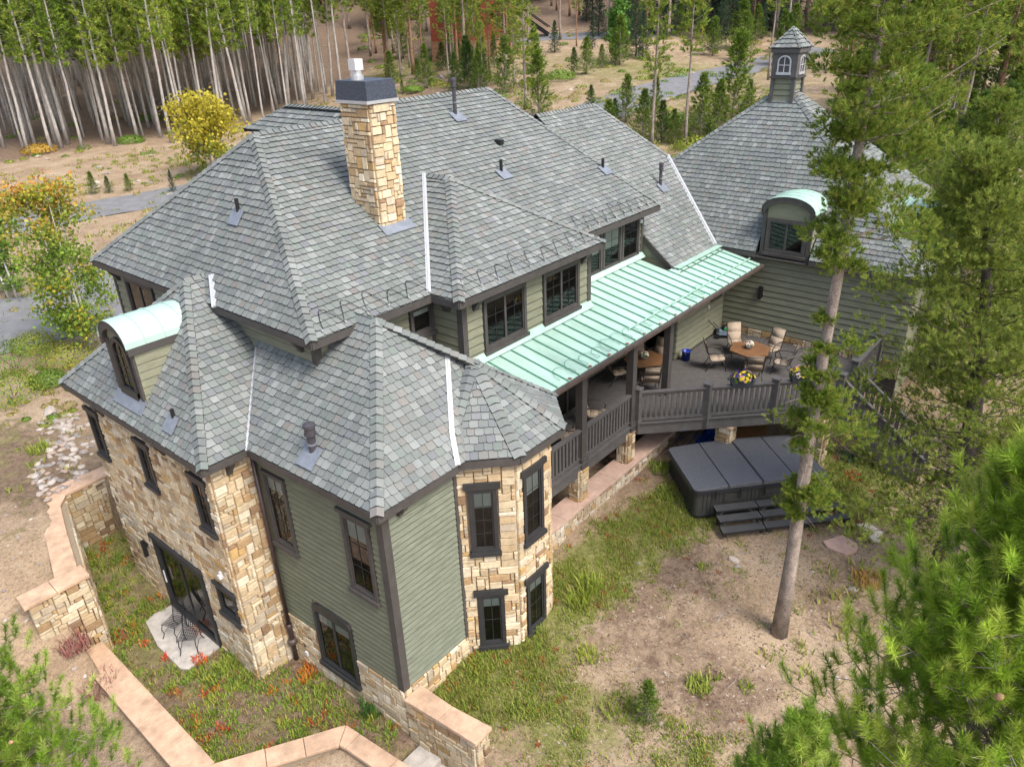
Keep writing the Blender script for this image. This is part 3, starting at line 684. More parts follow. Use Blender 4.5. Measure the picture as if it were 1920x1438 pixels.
# porch wall, link wall and garage wall
siding(boxw, (5.05, 2.25), (10.27, 2.25), 2.0, 5.2, .225, [(3.0, 5.2, 1.9, 4.4)])
window(Wl((5.05, 2.25), (10.27, 2.25)), 3.02, 5.18, 2.02, 4.3, sash=2, name='patio_door', frame='trim', trim=.12, sill=False)
siding(upper, (10.27, 3.24), (14.85, 3.24), 2.0, 5.4, .225)
siding(linkw, (14.85, 3.24), (14.85, 1.65), 2.0, 5.2, .225, [(.25, 1.35, 1.9, 4.3)])
window(Wl((14.85, 3.24), (14.85, 1.65)), .27, 1.33, 2.02, 4.2, name='patio_door', frame='trim', trim=.11, sill=False)
siding(linkw, (14.85, 1.65), (18.5, 1.65), 2.0, 5.1, .225, [(2.45, 3.25, 3.5, 4.5)])
window(Wl((14.85, 1.65), (18.5, 1.65)), 2.47, 3.23, 3.55, 4.4, muntin=(3, 1), frame='trim')
Wl((14.85, 1.65), (18.5, 1.65)).box(MB(), 2.25, 2.35, 3.2, 3.35, .03, .08).build('outlet_cover', 'white_metal', house)
wG = Wl((18.5, 8.0), (18.5, -4.8)); G_ = lambda y: 8.0 - y
siding(garage, (18.5, 1.65), (18.5, -4.8), 2.27, 5.2, .228)
siding(garage, (18.5, -4.8), (26.1, -4.8), .6, 5.2, .228)
stones(garage, (18.5, 1.65), (18.5, -4.8), 1.6, 2.25, unit=.11)
lm = MB(); wG.box(lm, G_(.30), G_(.14), 3.55, 3.95, .03, .06); wG.box(lm, G_(.27), G_(.17), 3.5, 3.98, .06, .17); lm.build('wall_lamp', 'black_metal', house)
E0_ = None

# ------------------------------------------------------------------ house: roofs
def roofpart(name): 
    o = bpy.data.objects.new(name, None); o.empty_display_size = .1; return link(o, house)
# near wing with octagonal bay turret
r1 = roofpart('wing_roof')
E0 = (-.27, -.25, EZ); V0 = (-.38, 3.84, EZ); PN = (2.33, 2.33, 7.42)
nl = frame_of([E0, V0, PN])[1]
def zon(n, p0, x, y): return p0[2] - (n[0] * (x - p0[0]) + n[1] * (y - p0[1])) / n[2]
RBk = (2.33, 6.55, zon(nl, E0, 2.33, 6.55))
FL = [E0, V0, RBk, PN]; roof_face(r1, FL)
HE = (4.98, -.32, EZ); FF = [E0, HE, PN]
nff = nf(FF); roof_face(r1, FF)
FRt = [HE, (4.98, 4.3, zon(V(-nff[1], 0, 1) if False else V(.94, 0, 1), HE, 4.98, 4.3)), (2.33, 4.3, 7.40), PN]
roof_face(r1, [HE, (4.98, 3.2, EZ), (2.33, 3.2, 7.42), PN], thick=.05)
BA = (3.71, .84, 6.31); oc = [(1.8, 1.6), (1.8, .04), (2.92, -1.08), (4.5, -1.08), (5.62, .04), (5.62, 1.6)]
oc = [(x, y, EZ) for x, y in oc]; bf = []
for i in range(5):
    fc = [oc[i], oc[i + 1], BA]; bf.append(fc); roof_face(r1, fc)
cap_line(r1, E0, PN, nl, nff); cap_line(r1, BA, PN, nff, nf([HE, (4.98, 3.2, EZ), PN]))
for i in (1, 2, 3): 
    lo = V(*oc[i + 0 if i == 1 else i]); 
cap_line(r1, V(*oc[1]) + (V(*BA) - V(*oc[1])) * .30, BA, nf(bf[0]), nf(bf[1])); cap_line(r1, oc[2], BA, nf(bf[1]), nf(bf[2])); cap_line(r1, oc[3], BA, nf(bf[2]), nf(bf[3])); cap_line(r1, oc[4], BA, nf(bf[3]), nf(bf[4]))
fascia(r1, [V0, E0, (1.9, -.25, EZ)]); fascia(r1, [(1.86, -.02, EZ), oc[2], oc[3], oc[4]])
soffit(r1, [(-.25, -.23), (1.95, -.23), (2.9, -1.05), (4.5, -1.05), (5.55, 0), (5.5, 2.2), (1, 2.2), (1, 3.9), (-.36, 3.9)], EZ - .16)
vb = [onplane(858, 873, V(*E0), nff), onplane(847, 815, V(*E0), nff), onplane(838, 667, V(*E0), nff)]
strip(r1, vb, .11, nrm(nff + V(-.4, 0, .1)), 'valley_flashing', 'flash_white', .06)
# stone wing
r2 = roofpart('stone_wing_roof')
S0 = (-1.43, 3.92, EZ); S1 = (-1.40, 11.05, EZ); PS = (.81, 7.49, 7.74); PSb = (2.6, 7.49, 7.74)
sl_ = [S1, S0, PS]; sr = [S0, (2.6, 3.92, EZ), PSb, PS]; sb_ = [(2.6, 11.05, EZ), S1, PS, PSb]
for q in (sl_, sr, sb_): roof_face(r2, q)
cap_line(r2, S0, PS, nf(sl_), nf(sr)); cap_line(r2, S1, PS, nf(sl_), nf(sb_)); cap_line(r2, PS, (1.7, 7.49, 7.74), nf(sr), nf(sb_))
fascia(r2, [S1, S0, (-.36, 3.92, EZ)]); fascia(r2, [S1, (1.4, 11.05, EZ)])
soffit(r2, [(-1.41, 3.94), (0, 3.94), (1, 11), (-1.39, 11.03)], EZ - .16)
nsr = nf(sr)
strip(r2, [onplane(466, 846, V(*S0), nsr), onplane(484, 652, V(*S0), nsr)], .12, nrm(nsr + nl), 'valley_flashing', 'flash_white', .06)
# main upper roof
r3 = roofpart('main_roof')
M0 = (.94, 2.79, UZ); M1 = (.98, 13.2, UZ); PM = (3.68, 8.0, 10.70); MR = (15.25, 2.79, UZ); HR = (13.11, 8.4, UZ + .66 * 5.61)
ml = [M1, M0, PM]; mA = [M0, (8.3, 2.79, UZ), (8.3, 8.0, UZ + .66 * 5.21), PM]; mB = [(8.3, 2.79, UZ), MR, HR, (8.3, 8.4, UZ + .66 * 5.61)]
mr_ = [MR, (15.25, 13.2, UZ), (13.11, 8.4, HR[2])]; mbk = [(15.25, 13.2, UZ), M1, PM, (13.11, 8.4, HR[2])]
roof_face(r3, ml); roof_face(r3, mA, origin=M0); roof_face(r3, mB, origin=M0); roof_face(r3, mr_, shingled=False)
roof_face(r3, [(8.3, 13.2, UZ), M1, PM, (8.3, 8.0, PM[2])], shingled=False); roof_face(r3, [(15.25, 13.2, UZ), (8.3, 13.2, UZ), (8.3, 8.4, HR[2]), HR], shingled=False)
roof_face(r3, [(8.3, 8.0, PM[2]), (8.3, 8.4, HR[2]), (8.3, 13.2, UZ)], shingled=False) if False else None
nmy = nf(mA); nml = nf(ml)
cap_line(r3, M0, PM, nml, nmy); cap_line(r3, M1, PM, nml, V(0, .6, 1)); cap_line(r3, PM, (8.3, 8.0, PM[2]), nmy, V(0, .66, 1)); cap_line(r3, (8.3, 8.4, HR[2]), HR, nmy, V(0, .66, 1)); cap_line(r3, MR, HR, nmy, nf(mr_))
fascia(r3, [M1, M0, (4.4, 2.79, UZ)]); fascia(r3, [(10.4, 2.79, UZ), MR, (15.25, 6, UZ)])
soffit(r3, [(.96, 2.81), (15.2, 2.81), (15.2, 4), (2, 4), (2, 13), (1, 13.1)], UZ - .15)
strip(r3, [onplane(404, 577, V(*M0), nml), onplane(398, 517, V(*M0), nml)], .15, nrm(nml + nsr), 'valley_flashing', 'flash_white', .05)
# box bay roof
r4 = roofpart('bay_box_roof')
B0 = (4.42, 1.87, UZ + .01); B1 = (10.5, 1.87, UZ + .01); BX = (7.45, 4.9, 9.27); BXb = (7.42, 5.86, 9.29)
bl = [(4.42, 2.8, UZ + .01), B0, BX, BXb]; bfr = [B0, B1, BX]; br_ = [B1, (10.5, 2.8, UZ + .01), BXb, BX]
for q in (bl, bfr, br_): roof_face(r4, q, thick=.06)
cap_line(r4, B0, BX, nf(bl), nf(bfr)); cap_line(r4, B1, BX, nf(bfr), nf(br_)); cap_line(r4, BX, BXb, nf(bl), nf(br_))
fascia(r4, [(4.42, 2.84, UZ + .01), B0, B1, (10.5, 2.84, UZ + .01)]); soffit(r4, [(4.44, 1.89), (10.48, 1.89), (10.48, 3), (4.44, 3)], UZ - .145)
strip(r4, [(4.40, 2.84, UZ + .03), (7.40, 5.84, 9.28)], .11, nrm(nf(bl) + nmy), 'valley_flashing', 'flash_white', .06)
# link wing
r5 = roofpart('link_roof')
lk = [(14.97, 2.0, 5.27), (18.15, 2.0, 5.27), (20.2, 5.34, 5.27 + .8 * 3.34), (18.65, 7.8, 9.91), (14.97, 7.8, 9.91)]; roof_face(r5, lk, expo=.182)
roof_face(r5, [(18.65, 7.8, 9.91), (20.2, 5.34, 7.942), (20.2, 12, 5.5), (18, 12, 6)], shingled=False) if False else None
roof_face(r5, [(20.4, 12.6, 6.0), (14.97, 12.6, 6.0), (14.97, 7.8, 9.91), (18.65, 7.8, 9.91)], shingled=False)
cap_line(r5, lk[4], lk[3], nf(lk), V(0, .8, 1)); cap_line(r5, lk[2], lk[3], nf(lk), V(.9, .2, 1))
MB().bar((14.93, 2.0, 5.17), (14.93, 4.2, 6.93), .05, .2).build('rake_board', 'trim', r5)
MB().poly([(14.95, 2.2, 5.2), (14.95, 4.3, 5.2), (14.95, 4.3, 6.9), (14.95, 2.2, 5.25)]).build('gable_panel', 'siding_light', r5)
# garage
r6 = roofpart('garage_roof')
gz = lambda x: 5.27 + 1.3 * (x - 18.2)
GA = (22.25, 1.6, gz(22.25)); g0 = (18.2, 8.3, 5.27); g1 = (18.2, -5.1, 5.27); sx = 6.7 / 4.05
ya = lambda x: 8.3 - (x - 18.2) * sx; yb = lambda x: -5.1 + (x - 18.2) * sx; xd = 18.75
for q in ([g0, (18.2, .5, 5.27), (xd, .5, gz(xd)), (xd, ya(xd), gz(xd))], [(18.2, -1.42, 5.27), g1, (xd, yb(xd), gz(xd)), (xd, -1.42, gz(xd))], [(xd, ya(xd), gz(xd)), (xd, yb(xd), gz(xd)), GA]): roof_face(r6, q, origin=g1)
ng = nf([g0, g1, GA]); gy_ = [g1, (26.3, -5.1, 5.27), GA]; gb_ = [(26.3, 8.3, 5.27), g0, GA]; gr_ = [(26.3, -5.1, 5.27), (26.3, 8.3, 5.27), GA]
roof_face(r6, gy_); roof_face(r6, gb_, shingled=False); roof_face(r6, gr_, shingled=False)
cap_line(r6, g0, GA, ng, nf(gb_)); cap_line(r6, g1, GA, ng, nf(gy_))
fascia(r6, [(18.2, 2.0, 5.27), (18.2, .5, 5.27)]); fascia(r6, [(18.2, -1.42, 5.27), g1, (26.3, -5.1, 5.27)])
soffit(r6, [(18.22, -5.08), (18.6, -5.08), (18.6, 8), (18.22, 8)], 5.12)
strip(r6, [(18.17, 2.03, 5.3), (20.2, 5.32, 7.93)], .14, nrm(nf(lk) + ng), 'valley_flashing', 'flash_white', .06)

def arch_dormer(parent_name, wl, u0, u1, z0, zs, rise, depth, mat, win, sidez, over=.12, back=None):
    """arched dormer: front wall, side cheeks, standing-seam barrel roof, window"""
    d = bpy.data.objects.new(parent_name, None); link(d, house)
    mid = (u0 + u1) / 2; hw = (u1 - u0) / 2; k = 14
    arc = [(mid + hw * math.cos(math.pi * i / k), zs + rise * math.sin(math.pi * i / k) ** .9) for i in range(k + 1)]
    mb = MB(); fr_ = [(u0, z0), (u1, z0)] + arc
    mb.poly([wl.P(a, b_, 0) for a, b_ in fr_]); mb.poly([wl.P(u0, z0, 0), wl.P(u0, zs, 0), wl.P(u0, zs, -depth), wl.P(u0, z0, -depth)]); mb.poly([wl.P(u1, z0, 0), wl.P(u1, z0, -depth), wl.P(u1, zs, -depth), wl.P(u1, zs, 0)])
    mb.build('dormer_wall', 'siding_light', d)
    # cheek boards
    rows = max(3, round((zs - z0) / .2))
    for s_, uu in ((-1, u0), (1, u1)):
        for r_ in range(rows):
            a, b_ = z0 + (zs - z0) * r_ / rows, z0 + (zs - z0) * (r_ + 1) / rows
            q = lambda t, z_, e: wl.P(uu + s_ * e, z_, t)
            MB().hexa([q(0, a, 0), q(-depth, a, 0), q(-depth, a, .028), q(0, a, .028), q(0, b_, 0), q(-depth, b_, 0), q(-depth, b_, .008), q(0, b_, .008)]).build('siding_board', 'siding_light', d)
    # corner posts
    for a, b_ in ((u0, u0 + .14), (u1 - .14, u1)): wl.box(MB(), a, b_, z0 - .1, zs + .02, .003, .05).build('corner_board', 'trim', d)
    # arched fascia
    mb = MB()
    for i in range(k):
        (x0, y0), (x1, y1) = arc[i], arc[i + 1]
        so = lambda x, y, s_: (mid + (x - mid) * s_, zs + (y - zs) * s_ + (.02 if s_ > 1 else -.12))
        o0, o1 = so(x0, y0, 1.07), so(x1, y1, 1.07); i0, i1 = so(x0, y0, .93), so(x1, y1, .93)
        mb.hexa([wl.P(*i0, .004), wl.P(*o0, .004), wl.P(*o0, over), wl.P(*i0, over), wl.P(*i1, .004), wl.P(*o1, .004), wl.P(*o1, over), wl.P(*i1, over)])
    mb.build('arched_fascia', 'trim', d)
    for uu in (u0 - .03, u1 + .03): MB().bar(wl.P(uu, zs - .06, over), wl.P(uu, zs - .06, -depth), .06, .16).build('eave_board', 'trim', d)
    # barrel roof panels and seams
    np_ = max(3, round((depth + over) / .42))
    for j in range(np_):
        t0 = over + .03 - (depth + over) * j / np_; t1 = over + .03 - (depth + over) * (j + 1) / np_ + .004; mb = MB()
        for i in range(k):
            (x0, y0), (x1, y1) = arc[i], arc[i + 1]
            so = lambda x, y, e: (mid + (x - mid) * (1.08 + e), zs + (y - zs) * (1.06 + e) + .03)
            mb.poly([wl.P(*so(x0, y0, 0), t0), wl.P(*so(x0, y0, 0), t1), wl.P(*so(x1, y1, 0), t1), wl.P(*so(x1, y1, 0), t0)])
        mb.build('roof_panel', mat, d, True)
        if j:
            MB().tube([wl.P(mid + (x - mid) * 1.09, zs + (y - zs) * 1.07 + .035, t0) for x, y in arc], .014, 5).build('seam', mat, d)
    strip_pts = [wl.P(u0 - .02, z0 - .02, .12), wl.P(u1 + .02, z0 - .02, .12)]
    MB().hexa([wl.P(u0 - .05, z0 - .25, .22), wl.P(u1 + .05, z0 - .25, .22), wl.P(u1 + .05, z0 + .05, .0), wl.P(u0 - .05, z0 + .05, .0), wl.P(u0 - .05, z0 - .22, .24), wl.P(u1 + .05, z0 - .22, .24), wl.P(u1 + .05, z0 + .08, .02), wl.P(u0 - .05, z0 + .08, .02)]).build('apron_flashing', 'flash_grey', d) if win == 'arched' else None
    return d
# arched dormer over the stone wing
wD = Wl((-1.03, 8.1), (-1.03, 6.82))
d1 = arch_dormer('arched_dormer', wD, 0, 1.28, 5.42, 6.78, .5, 1.75, 'copper_pale', 'arched', 0)
mb = MB(); mid, k = .64, 12
outer = [(mid - .42, 5.5)] + [(mid + .42 * -math.cos(math.pi * i / k), 6.5 + .42 * math.sin(math.pi * i / k)) for i in range(k + 1)] + [(mid + .42, 5.5)]
inner = [(mid - .3, 5.62)] + [(mid + .3 * -math.cos(math.pi * i / k), 6.5 + .3 * math.sin(math.pi * i / k)) for i in range(k + 1)] + [(mid + .3, 5.62)]
for i in range(len(outer) - 1):
    a, b_, c_, e = outer[i], outer[i + 1], inner[i + 1], inner[i]
    mb.hexa([wD.P(*a, .004), wD.P(*b_, .004), wD.P(*c_, .004), wD.P(*e, .004), wD.P(*a, .075), wD.P(*b_, .075), wD.P(*c_, .06), wD.P(*e, .06)])
wD.box(mb, mid - .42, mid + .42, 5.44, 5.615, .004, .09)
dw = mb.build('arched_window', 'window_frame', house)
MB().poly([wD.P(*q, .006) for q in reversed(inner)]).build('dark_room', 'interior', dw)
mb = MB(); mb.poly([wD.P(*q, .02) for q in reversed(inner)]); mb.build('pane', 'glass', dw)
mb = MB(); wD.box(mb, mid - .01, mid + .01, 5.62, 6.8, .022, .035)
for z_ in (5.9, 6.18, 6.46): wD.box(mb, mid - .3, mid + .3, z_ - .01, z_ + .01, .023, .034)
mb.build('muntin_bars', 'window_frame', dw)
# garage dormers
wGd = Wl((18.42, .42), (18.42, -1.34))
arch_dormer('arched_dormer', wGd, 0, 1.76, 5.22, 6.75, .5, 1.5, 'copper', 'sq', 0)
window(wGd, .17, 1.6, 5.3, 6.5, sash=2, muntin=None, frame='trim', trim=.11)
wGe = Wl((21.2, -4.2), (22.6, -4.2)); arch_dormer('arched_dormer', wGe, 0, 1.35, 5.9, 6.6, .3, 1.0, 'copper', 'sq', 0)
# cupola
cu = bpy.data.objects.new('cupola', None); link(cu, house); cx, cy = 22.18, 1.6
MB().box((cx - .36, cy - .36, 9.6), (cx + .36, cy + .36, 10.78)).build('cupola_base', 'siding_light', cu)
for r_ in range(4):
    z_ = 9.95 + r_ * .2
    siding(cu, (cx - .36, cy + .36), (cx - .36, cy - .36), z_, z_ + .2, .2); siding(cu, (cx - .36, cy - .36), (cx + .36, cy - .36), z_, z_ + .2, .2)
for dx, dy in ((-1, -1), (-1, 1), (1, -1), (1, 1)): MB().box((cx + dx * .40 - .06, cy + dy * .40 - .06, 9.55), (cx + dx * .40 + .06, cy + dy * .40 + .06, 10.80)).build('corner_board', 'railing', cu)
MB().box((cx - .47, cy - .47, 10.79), (cx + .47, cy + .47, 11.62)).build('cupola_lantern', 'railing', cu)
MB().box((cx - .5, cy - .5, 10.74), (cx + .5, cy + .5, 10.80)).build('cupola_band', 'trim', cu)
MB().box((cx - .53, cy - .53, 11.6), (cx + .53, cy + .53, 11.76)).build('cupola_cornice', 'railing', cu)
for wq in (Wl((cx - .47, cy + .47), (cx - .47, cy - .47)), Wl((cx - .47, cy - .47), (cx + .47, cy - .47))):
    oo = [(.22, 10.9)] + [(.47 - .25 * math.cos(math.pi * i / 10), 11.3 + .22 * math.sin(math.pi * i / 10)) for i in range(11)] + [(.72, 10.9)]
    inn = [(.27, 10.95)] + [(.47 - .20 * math.cos(math.pi * i / 10), 11.3 + .17 * math.sin(math.pi * i / 10)) for i in range(11)] + [(.67, 10.95)]
    mb = MB()
    for i in range(len(oo) - 1): mb.hexa([wq.P(*oo[i], .002), wq.P(*oo[i + 1], .002), wq.P(*inn[i + 1], .002), wq.P(*inn[i], .002), wq.P(*oo[i], .03), wq.P(*oo[i + 1], .03), wq.P(*inn[i + 1], .03), wq.P(*inn[i], .03)])
    wq.box(mb, .2, .74, 10.86, 10.95, .002, .04); fr_ = mb.build('cupola_window', 'flue', cu)
    MB().poly([wq.P(*q, .006) for q in reversed(inn)]).build('pane', 'interior', fr_) if False else MB().poly([wq.P(*q, .006) for q in reversed(inn)]).build('louvre_panel', 'vent_metal', cu)
    mb = MB(); wq.box(mb, .46, .48, 10.95, 11.46, .008, .02); wq.box(mb, .27, .67, 11.18, 11.2, .009, .021); mb.build('muntin_bars', 'white_metal', cu)
rc = roofpart('cupola_roof'); q4 = [(cx - .56, cy - .56, 11.76), (cx + .56, cy - .56, 11.76), (cx + .56, cy + .56, 11.76), (cx - .56, cy + .56, 11.76)]; ap = (cx, cy, 12.42)
for i in range(4): roof_face(rc, [q4[i], q4[(i + 1) % 4], ap], thick=.03, shingled=i in (0, 3))
cap_line(rc, q4[0], ap, nf([q4[0], q4[1], ap]), nf([q4[3], q4[0], ap]), .08); cap_line(rc, q4[3], ap, nf([q4[3], q4[0], ap]), nf([q4[2], q4[3], ap]), .08); cap_line(rc, q4[1], ap, nf([q4[0], q4[1], ap]), nf([q4[1], q4[2], ap]), .08)
# back gable seen behind the main ridge
r7 = roofpart('rear_roof')
roof_face(r7, [(6.2, 8.45, 10.25), (6.2, 12.6, 10.25), (7.0, 11.2, 10.92), (7.0, 8.45, 10.92)])
roof_face(r7, [(6.2, 12.6, 10.25), (7.8, 12.6, 10.25), (7.0, 11.2, 10.92)], shingled=False); roof_face(r7, [(7.8, 12.6, 10.25), (7.8, 9, 10.25), (7.0, 9, 10.92), (7.0, 11.2, 10.92)], shingled=False)
cap_line(r7, (7.0, 8.45, 10.92), (7.0, 11.2, 10.92), V(-.4, 0, 1), V(.4, 0, 1))

# chimney
ch = MB().prism([(4.75, 4.72), (5.55, 4.72), (5.55, 5.72), (4.75, 5.72)], 7.5, 11.45).build('chimney', 'mortar', house)
CX = [(4.75, 5.72), (4.75, 4.72), (5.55, 4.72), (5.55, 5.72)]
for i in range(4):
    a, b_ = CX[i], CX[(i + 1) % 4]
    zt = UZ + .66 * (min(a[1], b_[1]) - 2.79) - .1
    stones(ch, a, b_, zt, 11.42, unit=.1, bias=1.12)
capm = MB(); c0 = [(4.70, 4.67), (5.60, 4.67), (5.60, 5.77), (4.70, 5.77)]; capm.prism([(4.66, 4.63), (5.64, 4.63), (5.64, 5.81), (4.66, 5.81)], 11.43, 11.50); capm.build('chimney_tray', 'flue', ch)
cm = MB(); lo = [(4.68, 4.65, 11.5), (5.62, 4.65, 11.5), (5.62, 5.79, 11.5), (4.68, 5.79, 11.5)]; hi = [(4.71, 4.68, 11.93), (5.59, 4.68, 11.93), (5.59, 5.76, 11.93), (4.71, 5.76, 11.93)]
for i in range(4): j = (i + 1) % 4; cm.poly([lo[i], lo[j], hi[j], hi[i]])
cm.poly(hi); cm.build('chimney_shroud', 'cap_metal', ch)
MB().lathe([(.16, 0), (.16, .1), (.12, .1), (.12, .25)], 14, (5.0, 5.3, 11.93)).build('flue_pipe', 'flue', ch)
MB().prism([(4.88, 5.18), (5.12, 5.18), (5.12, 5.42), (4.88, 5.42)], 12.14, 12.38).build('flue_cap', 'white_metal', ch)
MB().box((4.55, 4.42, 8.34), (5.75, 4.72, 8.47)).build('chimney_flashing', 'flash_grey', ch) if False else None
mb = MB(); n_ = nmy
for a, b_ in (((4.66, 4.45), (5.66, 4.72)),): mb.hexa([(a[0], a[1], UZ + .66 * (a[1] - 2.79) + .04), (b_[0], a[1], UZ + .66 * (a[1] - 2.79) + .04), (b_[0], b_[1], UZ + .66 * (b_[1] - 2.79) + .04), (a[0], b_[1], UZ + .66 * (b_[1] - 2.79) + .04), (a[0], a[1], UZ + .66 * (a[1] - 2.79) + .06), (b_[0], a[1], UZ + .66 * (a[1] - 2.79) + .06), (b_[0], b_[1], UZ + .66 * (b_[1] - 2.79) + .075), (a[0], b_[1], UZ + .66 * (b_[1] - 2.79) + .075)])
mb.build('chimney_flashing', 'flash_grey', ch)
# roof vents
def vent(p, n, h, r, cap=0):
    v_ = MB().tube([V(*p) - V(0, 0, .15), V(*p) + V(0, 0, h)], r, 10).build('vent_pipe', 'vent_metal' if cap else 'black_metal', house, False)
    u_ = nrm(np.cross(V(0, 0, 1), n)); w_ = np.cross(n, u_); c_ = V(*p) + n * .05; s = .17 + r
    MB().hexa([c_ - u_ * s - w_ * s * 1.4, c_ + u_ * s - w_ * s * 1.4, c_ + u_ * s + w_ * s * .5, c_ - u_ * s + w_ * s * .5] + [q + n * .02 for q in (c_ - u_ * s - w_ * s * 1.4, c_ + u_ * s - w_ * s * 1.4, c_ + u_ * s + w_ * s * .5, c_ - u_ * s + w_ * s * .5)]).build('vent_flashing', 'flash_grey', v_)
    if cap:
        mb = MB(); mb.lathe([(r * 1.15, 0), (r * 1.5, .02), (r * 1.5, .06), (r * 1.3, .06), (r * 1.3, .2), (r * 1.55, .2), (r * 1.5, .26), (r * .5, .29)], 14, V(*p) + V(0, 0, h - .02)); mb.build('vent_cap', 'vent_metal', v_)
        MB().lathe([(r * 1.2, 0), (r * 1.2, .04)], 12, V(*p) + V(0, 0, h * .45)).build('vent_collar', 'flash_grey', v_)
vent(onplane(588, 848, V(*E0), nl), nl, .42, .085, 1)
vent(onplane(327, 788, V(*S0), nf(sl_)), nf(sl_), .28, .045); vent(onplane(448, 402, V(*M0), nml), nml, .38, .05)
for px, py, h in ((940, 325, .4), (1130, 318, .36)): vent(onplane(px, py, V(*M0), nmy), nmy, h, .05)
vent(onplane(854, 218, V(*M0), nmy), nmy, .85, .06, 1); vent(onplane(1238, 350, V(*lk[0]), nf(lk)), nf(lk), .62, .06, 1)
pb = onplane(935, 271, V(*M0), nmy); MB().box(pb + V(-.09, -.14, 0), pb + V(.09, .1, .14)).build('vent_hood', 'black_metal', house)
# snow-melt cable zigzags clipped along the eaves
def cable(p0, p1, n, up, rise, k, loop=False):
    p0 = V(*p0); p1 = V(*p1); pts = []; d = (p1 - p0) / k
    for i in range(k):
        r_ = rise * random.uniform(.75, 1.15); b0 = p0 + d * i + up * .06 + n * .055
        if loop: pts += [b0 + d * (.5 - .62 * math.cos(t_)) + up * r_ * math.sin(t_) for t_ in np.linspace(0, math.pi, 9)]
        else: pts += [b0 + d * random.uniform(-.1, .1), b0 + d * .2 + up * r_ * .5, b0 + d * .4 + up * r_ * .95, b0 + d * .5 + up * r_, b0 + d * .62 + up * r_ * .95, b0 + d * .82 + up * r_ * .5]
    pts.append(p1 + up * .06 + n * .055)
    MB().tube(pts, .008, 4).build('heat_cable', 'copper_seam' if loop else 'black_metal', house)
    if not loop:
        mb = MB()
        for i in range(k + 1): q = p0 + d * i + up * .05 + n * .05; mb.box(q - V(.02, .02, .01), q + V(.02, .02, .03))
        mb.build('cable_clips', 'flash_white', house)
upy = nrm(V(0, 1, .66)); upx = nrm(V(1, 0, .66))
cable((10.7, 2.85, UZ + .04), (15.1, 2.85, UZ + .04), nmy, upy, .55, 9); cable((4.7, 1.95, UZ + .05), (10.3, 1.95, UZ + .05), nf(bfr), upy, .5, 9)
cable((1.3, 2.85, UZ + .04), (4.4, 2.85, UZ + .04), nmy, upy, .5, 5); cable((18.3, 1.9, 5.33), (18.3, .6, 5.33), ng, nrm(V(1, 0, 1.3)), .7, 2)

# ------------------------------------------------------------------ porch roof: standing-seam patina copper
pr = roofpart('porch_roof'); PZ = lambda y: 5.31 - .2 * (2.25 - y)
def panel(x0, x1, y0, y1):
    MB().hexa([(x0, y0, PZ(y0) - .03), (x1, y0, PZ(y0) - .03), (x1, y1, PZ(y1) - .03), (x0, y1, PZ(y1) - .03), (x0, y0, PZ(y0)), (x1, y0, PZ(y0)), (x1, y1, PZ(y1)), (x0, y1, PZ(y1))]).build('roof_panel', 'copper', pr)
xs = np.arange(4.6, 18.15, .455)
for i, x in enumerate(xs):
    x1 = min(x + .451, 18.1); top = 2.25 if x1 < 10.28 else (3.24 if x1 < 14.93 else 2.02)
    panel(x, x1, .22, top)
    MB().hexa([(x - .013, .2, PZ(.2) - .01), (x + .013, .2, PZ(.2) - .01), (x + .013, top, PZ(top) - .01), (x - .013, top, PZ(top) - .01), (x - .010, .2, PZ(.2) + .042), (x + .010, .2, PZ(.2) + .042), (x + .010, top, PZ(top) + .042), (x - .010, top, PZ(top) + .042)]).build('seam', 'copper_seam', pr)
for a, b_, y in ((4.9, 10.3, 2.25), (10.3, 14.9, 3.24)):
    MB().hexa([(a, y - .2, PZ(y - .2) + .045), (b_, y - .2, PZ(y - .2) + .045), (b_, y - .035, PZ(y) + .16), (a, y - .035, PZ(y) + .16), (a, y - .19, PZ(y - .2) + .06), (b_, y - .19, PZ(y - .2) + .06), (b_, y - .03, PZ(y) + .18), (a, y - .03, PZ(y) + .18)]).build('apron_flashing', 'copper', pr)
MB().bar((14.95, 1.86, PZ(1.9) + .06), (18.2, 1.86, PZ(1.9) + .06), .22, .03).build('apron_flashing', 'copper', pr)
for dz, ht, ty in ((-.10, .16, .05),): MB().bar((4.8, .19, PZ(.2) + dz), (18.16, .19, PZ(.2) + dz), ty, ht).build('fascia', 'trim', pr)
MB().bar((5.0, .12, PZ(.2) - .05), (18.12, .12, PZ(.2) - .05), .1, .09).build('gutter', 'gutter', pr)
MB().tube([(9.9, .62, PZ(.62) + .07), (18.1, .62, PZ(.62) + .07)], .018, 5).build('snow_bar', 'copper', pr)
MB().bar((18.14, .1, PZ(.1) - .1), (18.14, 2.0, PZ(2.0) - .1), .05, .2).build('rake_board', 'trim', pr)
MB().bar((5.1, .42, PZ(.4) - .14), (18.1, .42, PZ(.4) - .14), .14, .24).build('porch_beam', 'trim', pr)
MB().poly([(5.2, .3, 4.84), (18.1, .3, 4.84), (18.1, 1.6, 5.06), (5.2, 1.6, 5.06)]).build('porch_ceiling', 'trim', pr)
cable((6.3, .27, PZ(.27) + .0), (14.5, .27, PZ(.27) + .0), V(0, -.2, 1), nrm(V(0, 1, .2)), .45, 15, True)
for x in np.arange(6.5, 14.5, .9): MB().box((x, .2, PZ(.2) + .02), (x + .07, .28, PZ(.2) + .05)).build('cable_clip', 'copper_red', pr)
flush(SH, 300, 'shingle', 'shingle_field', house)
flush(ST, 300, 'stone', 'stone_field', house)
print('shingles', len(SH), 'stones', len(ST))

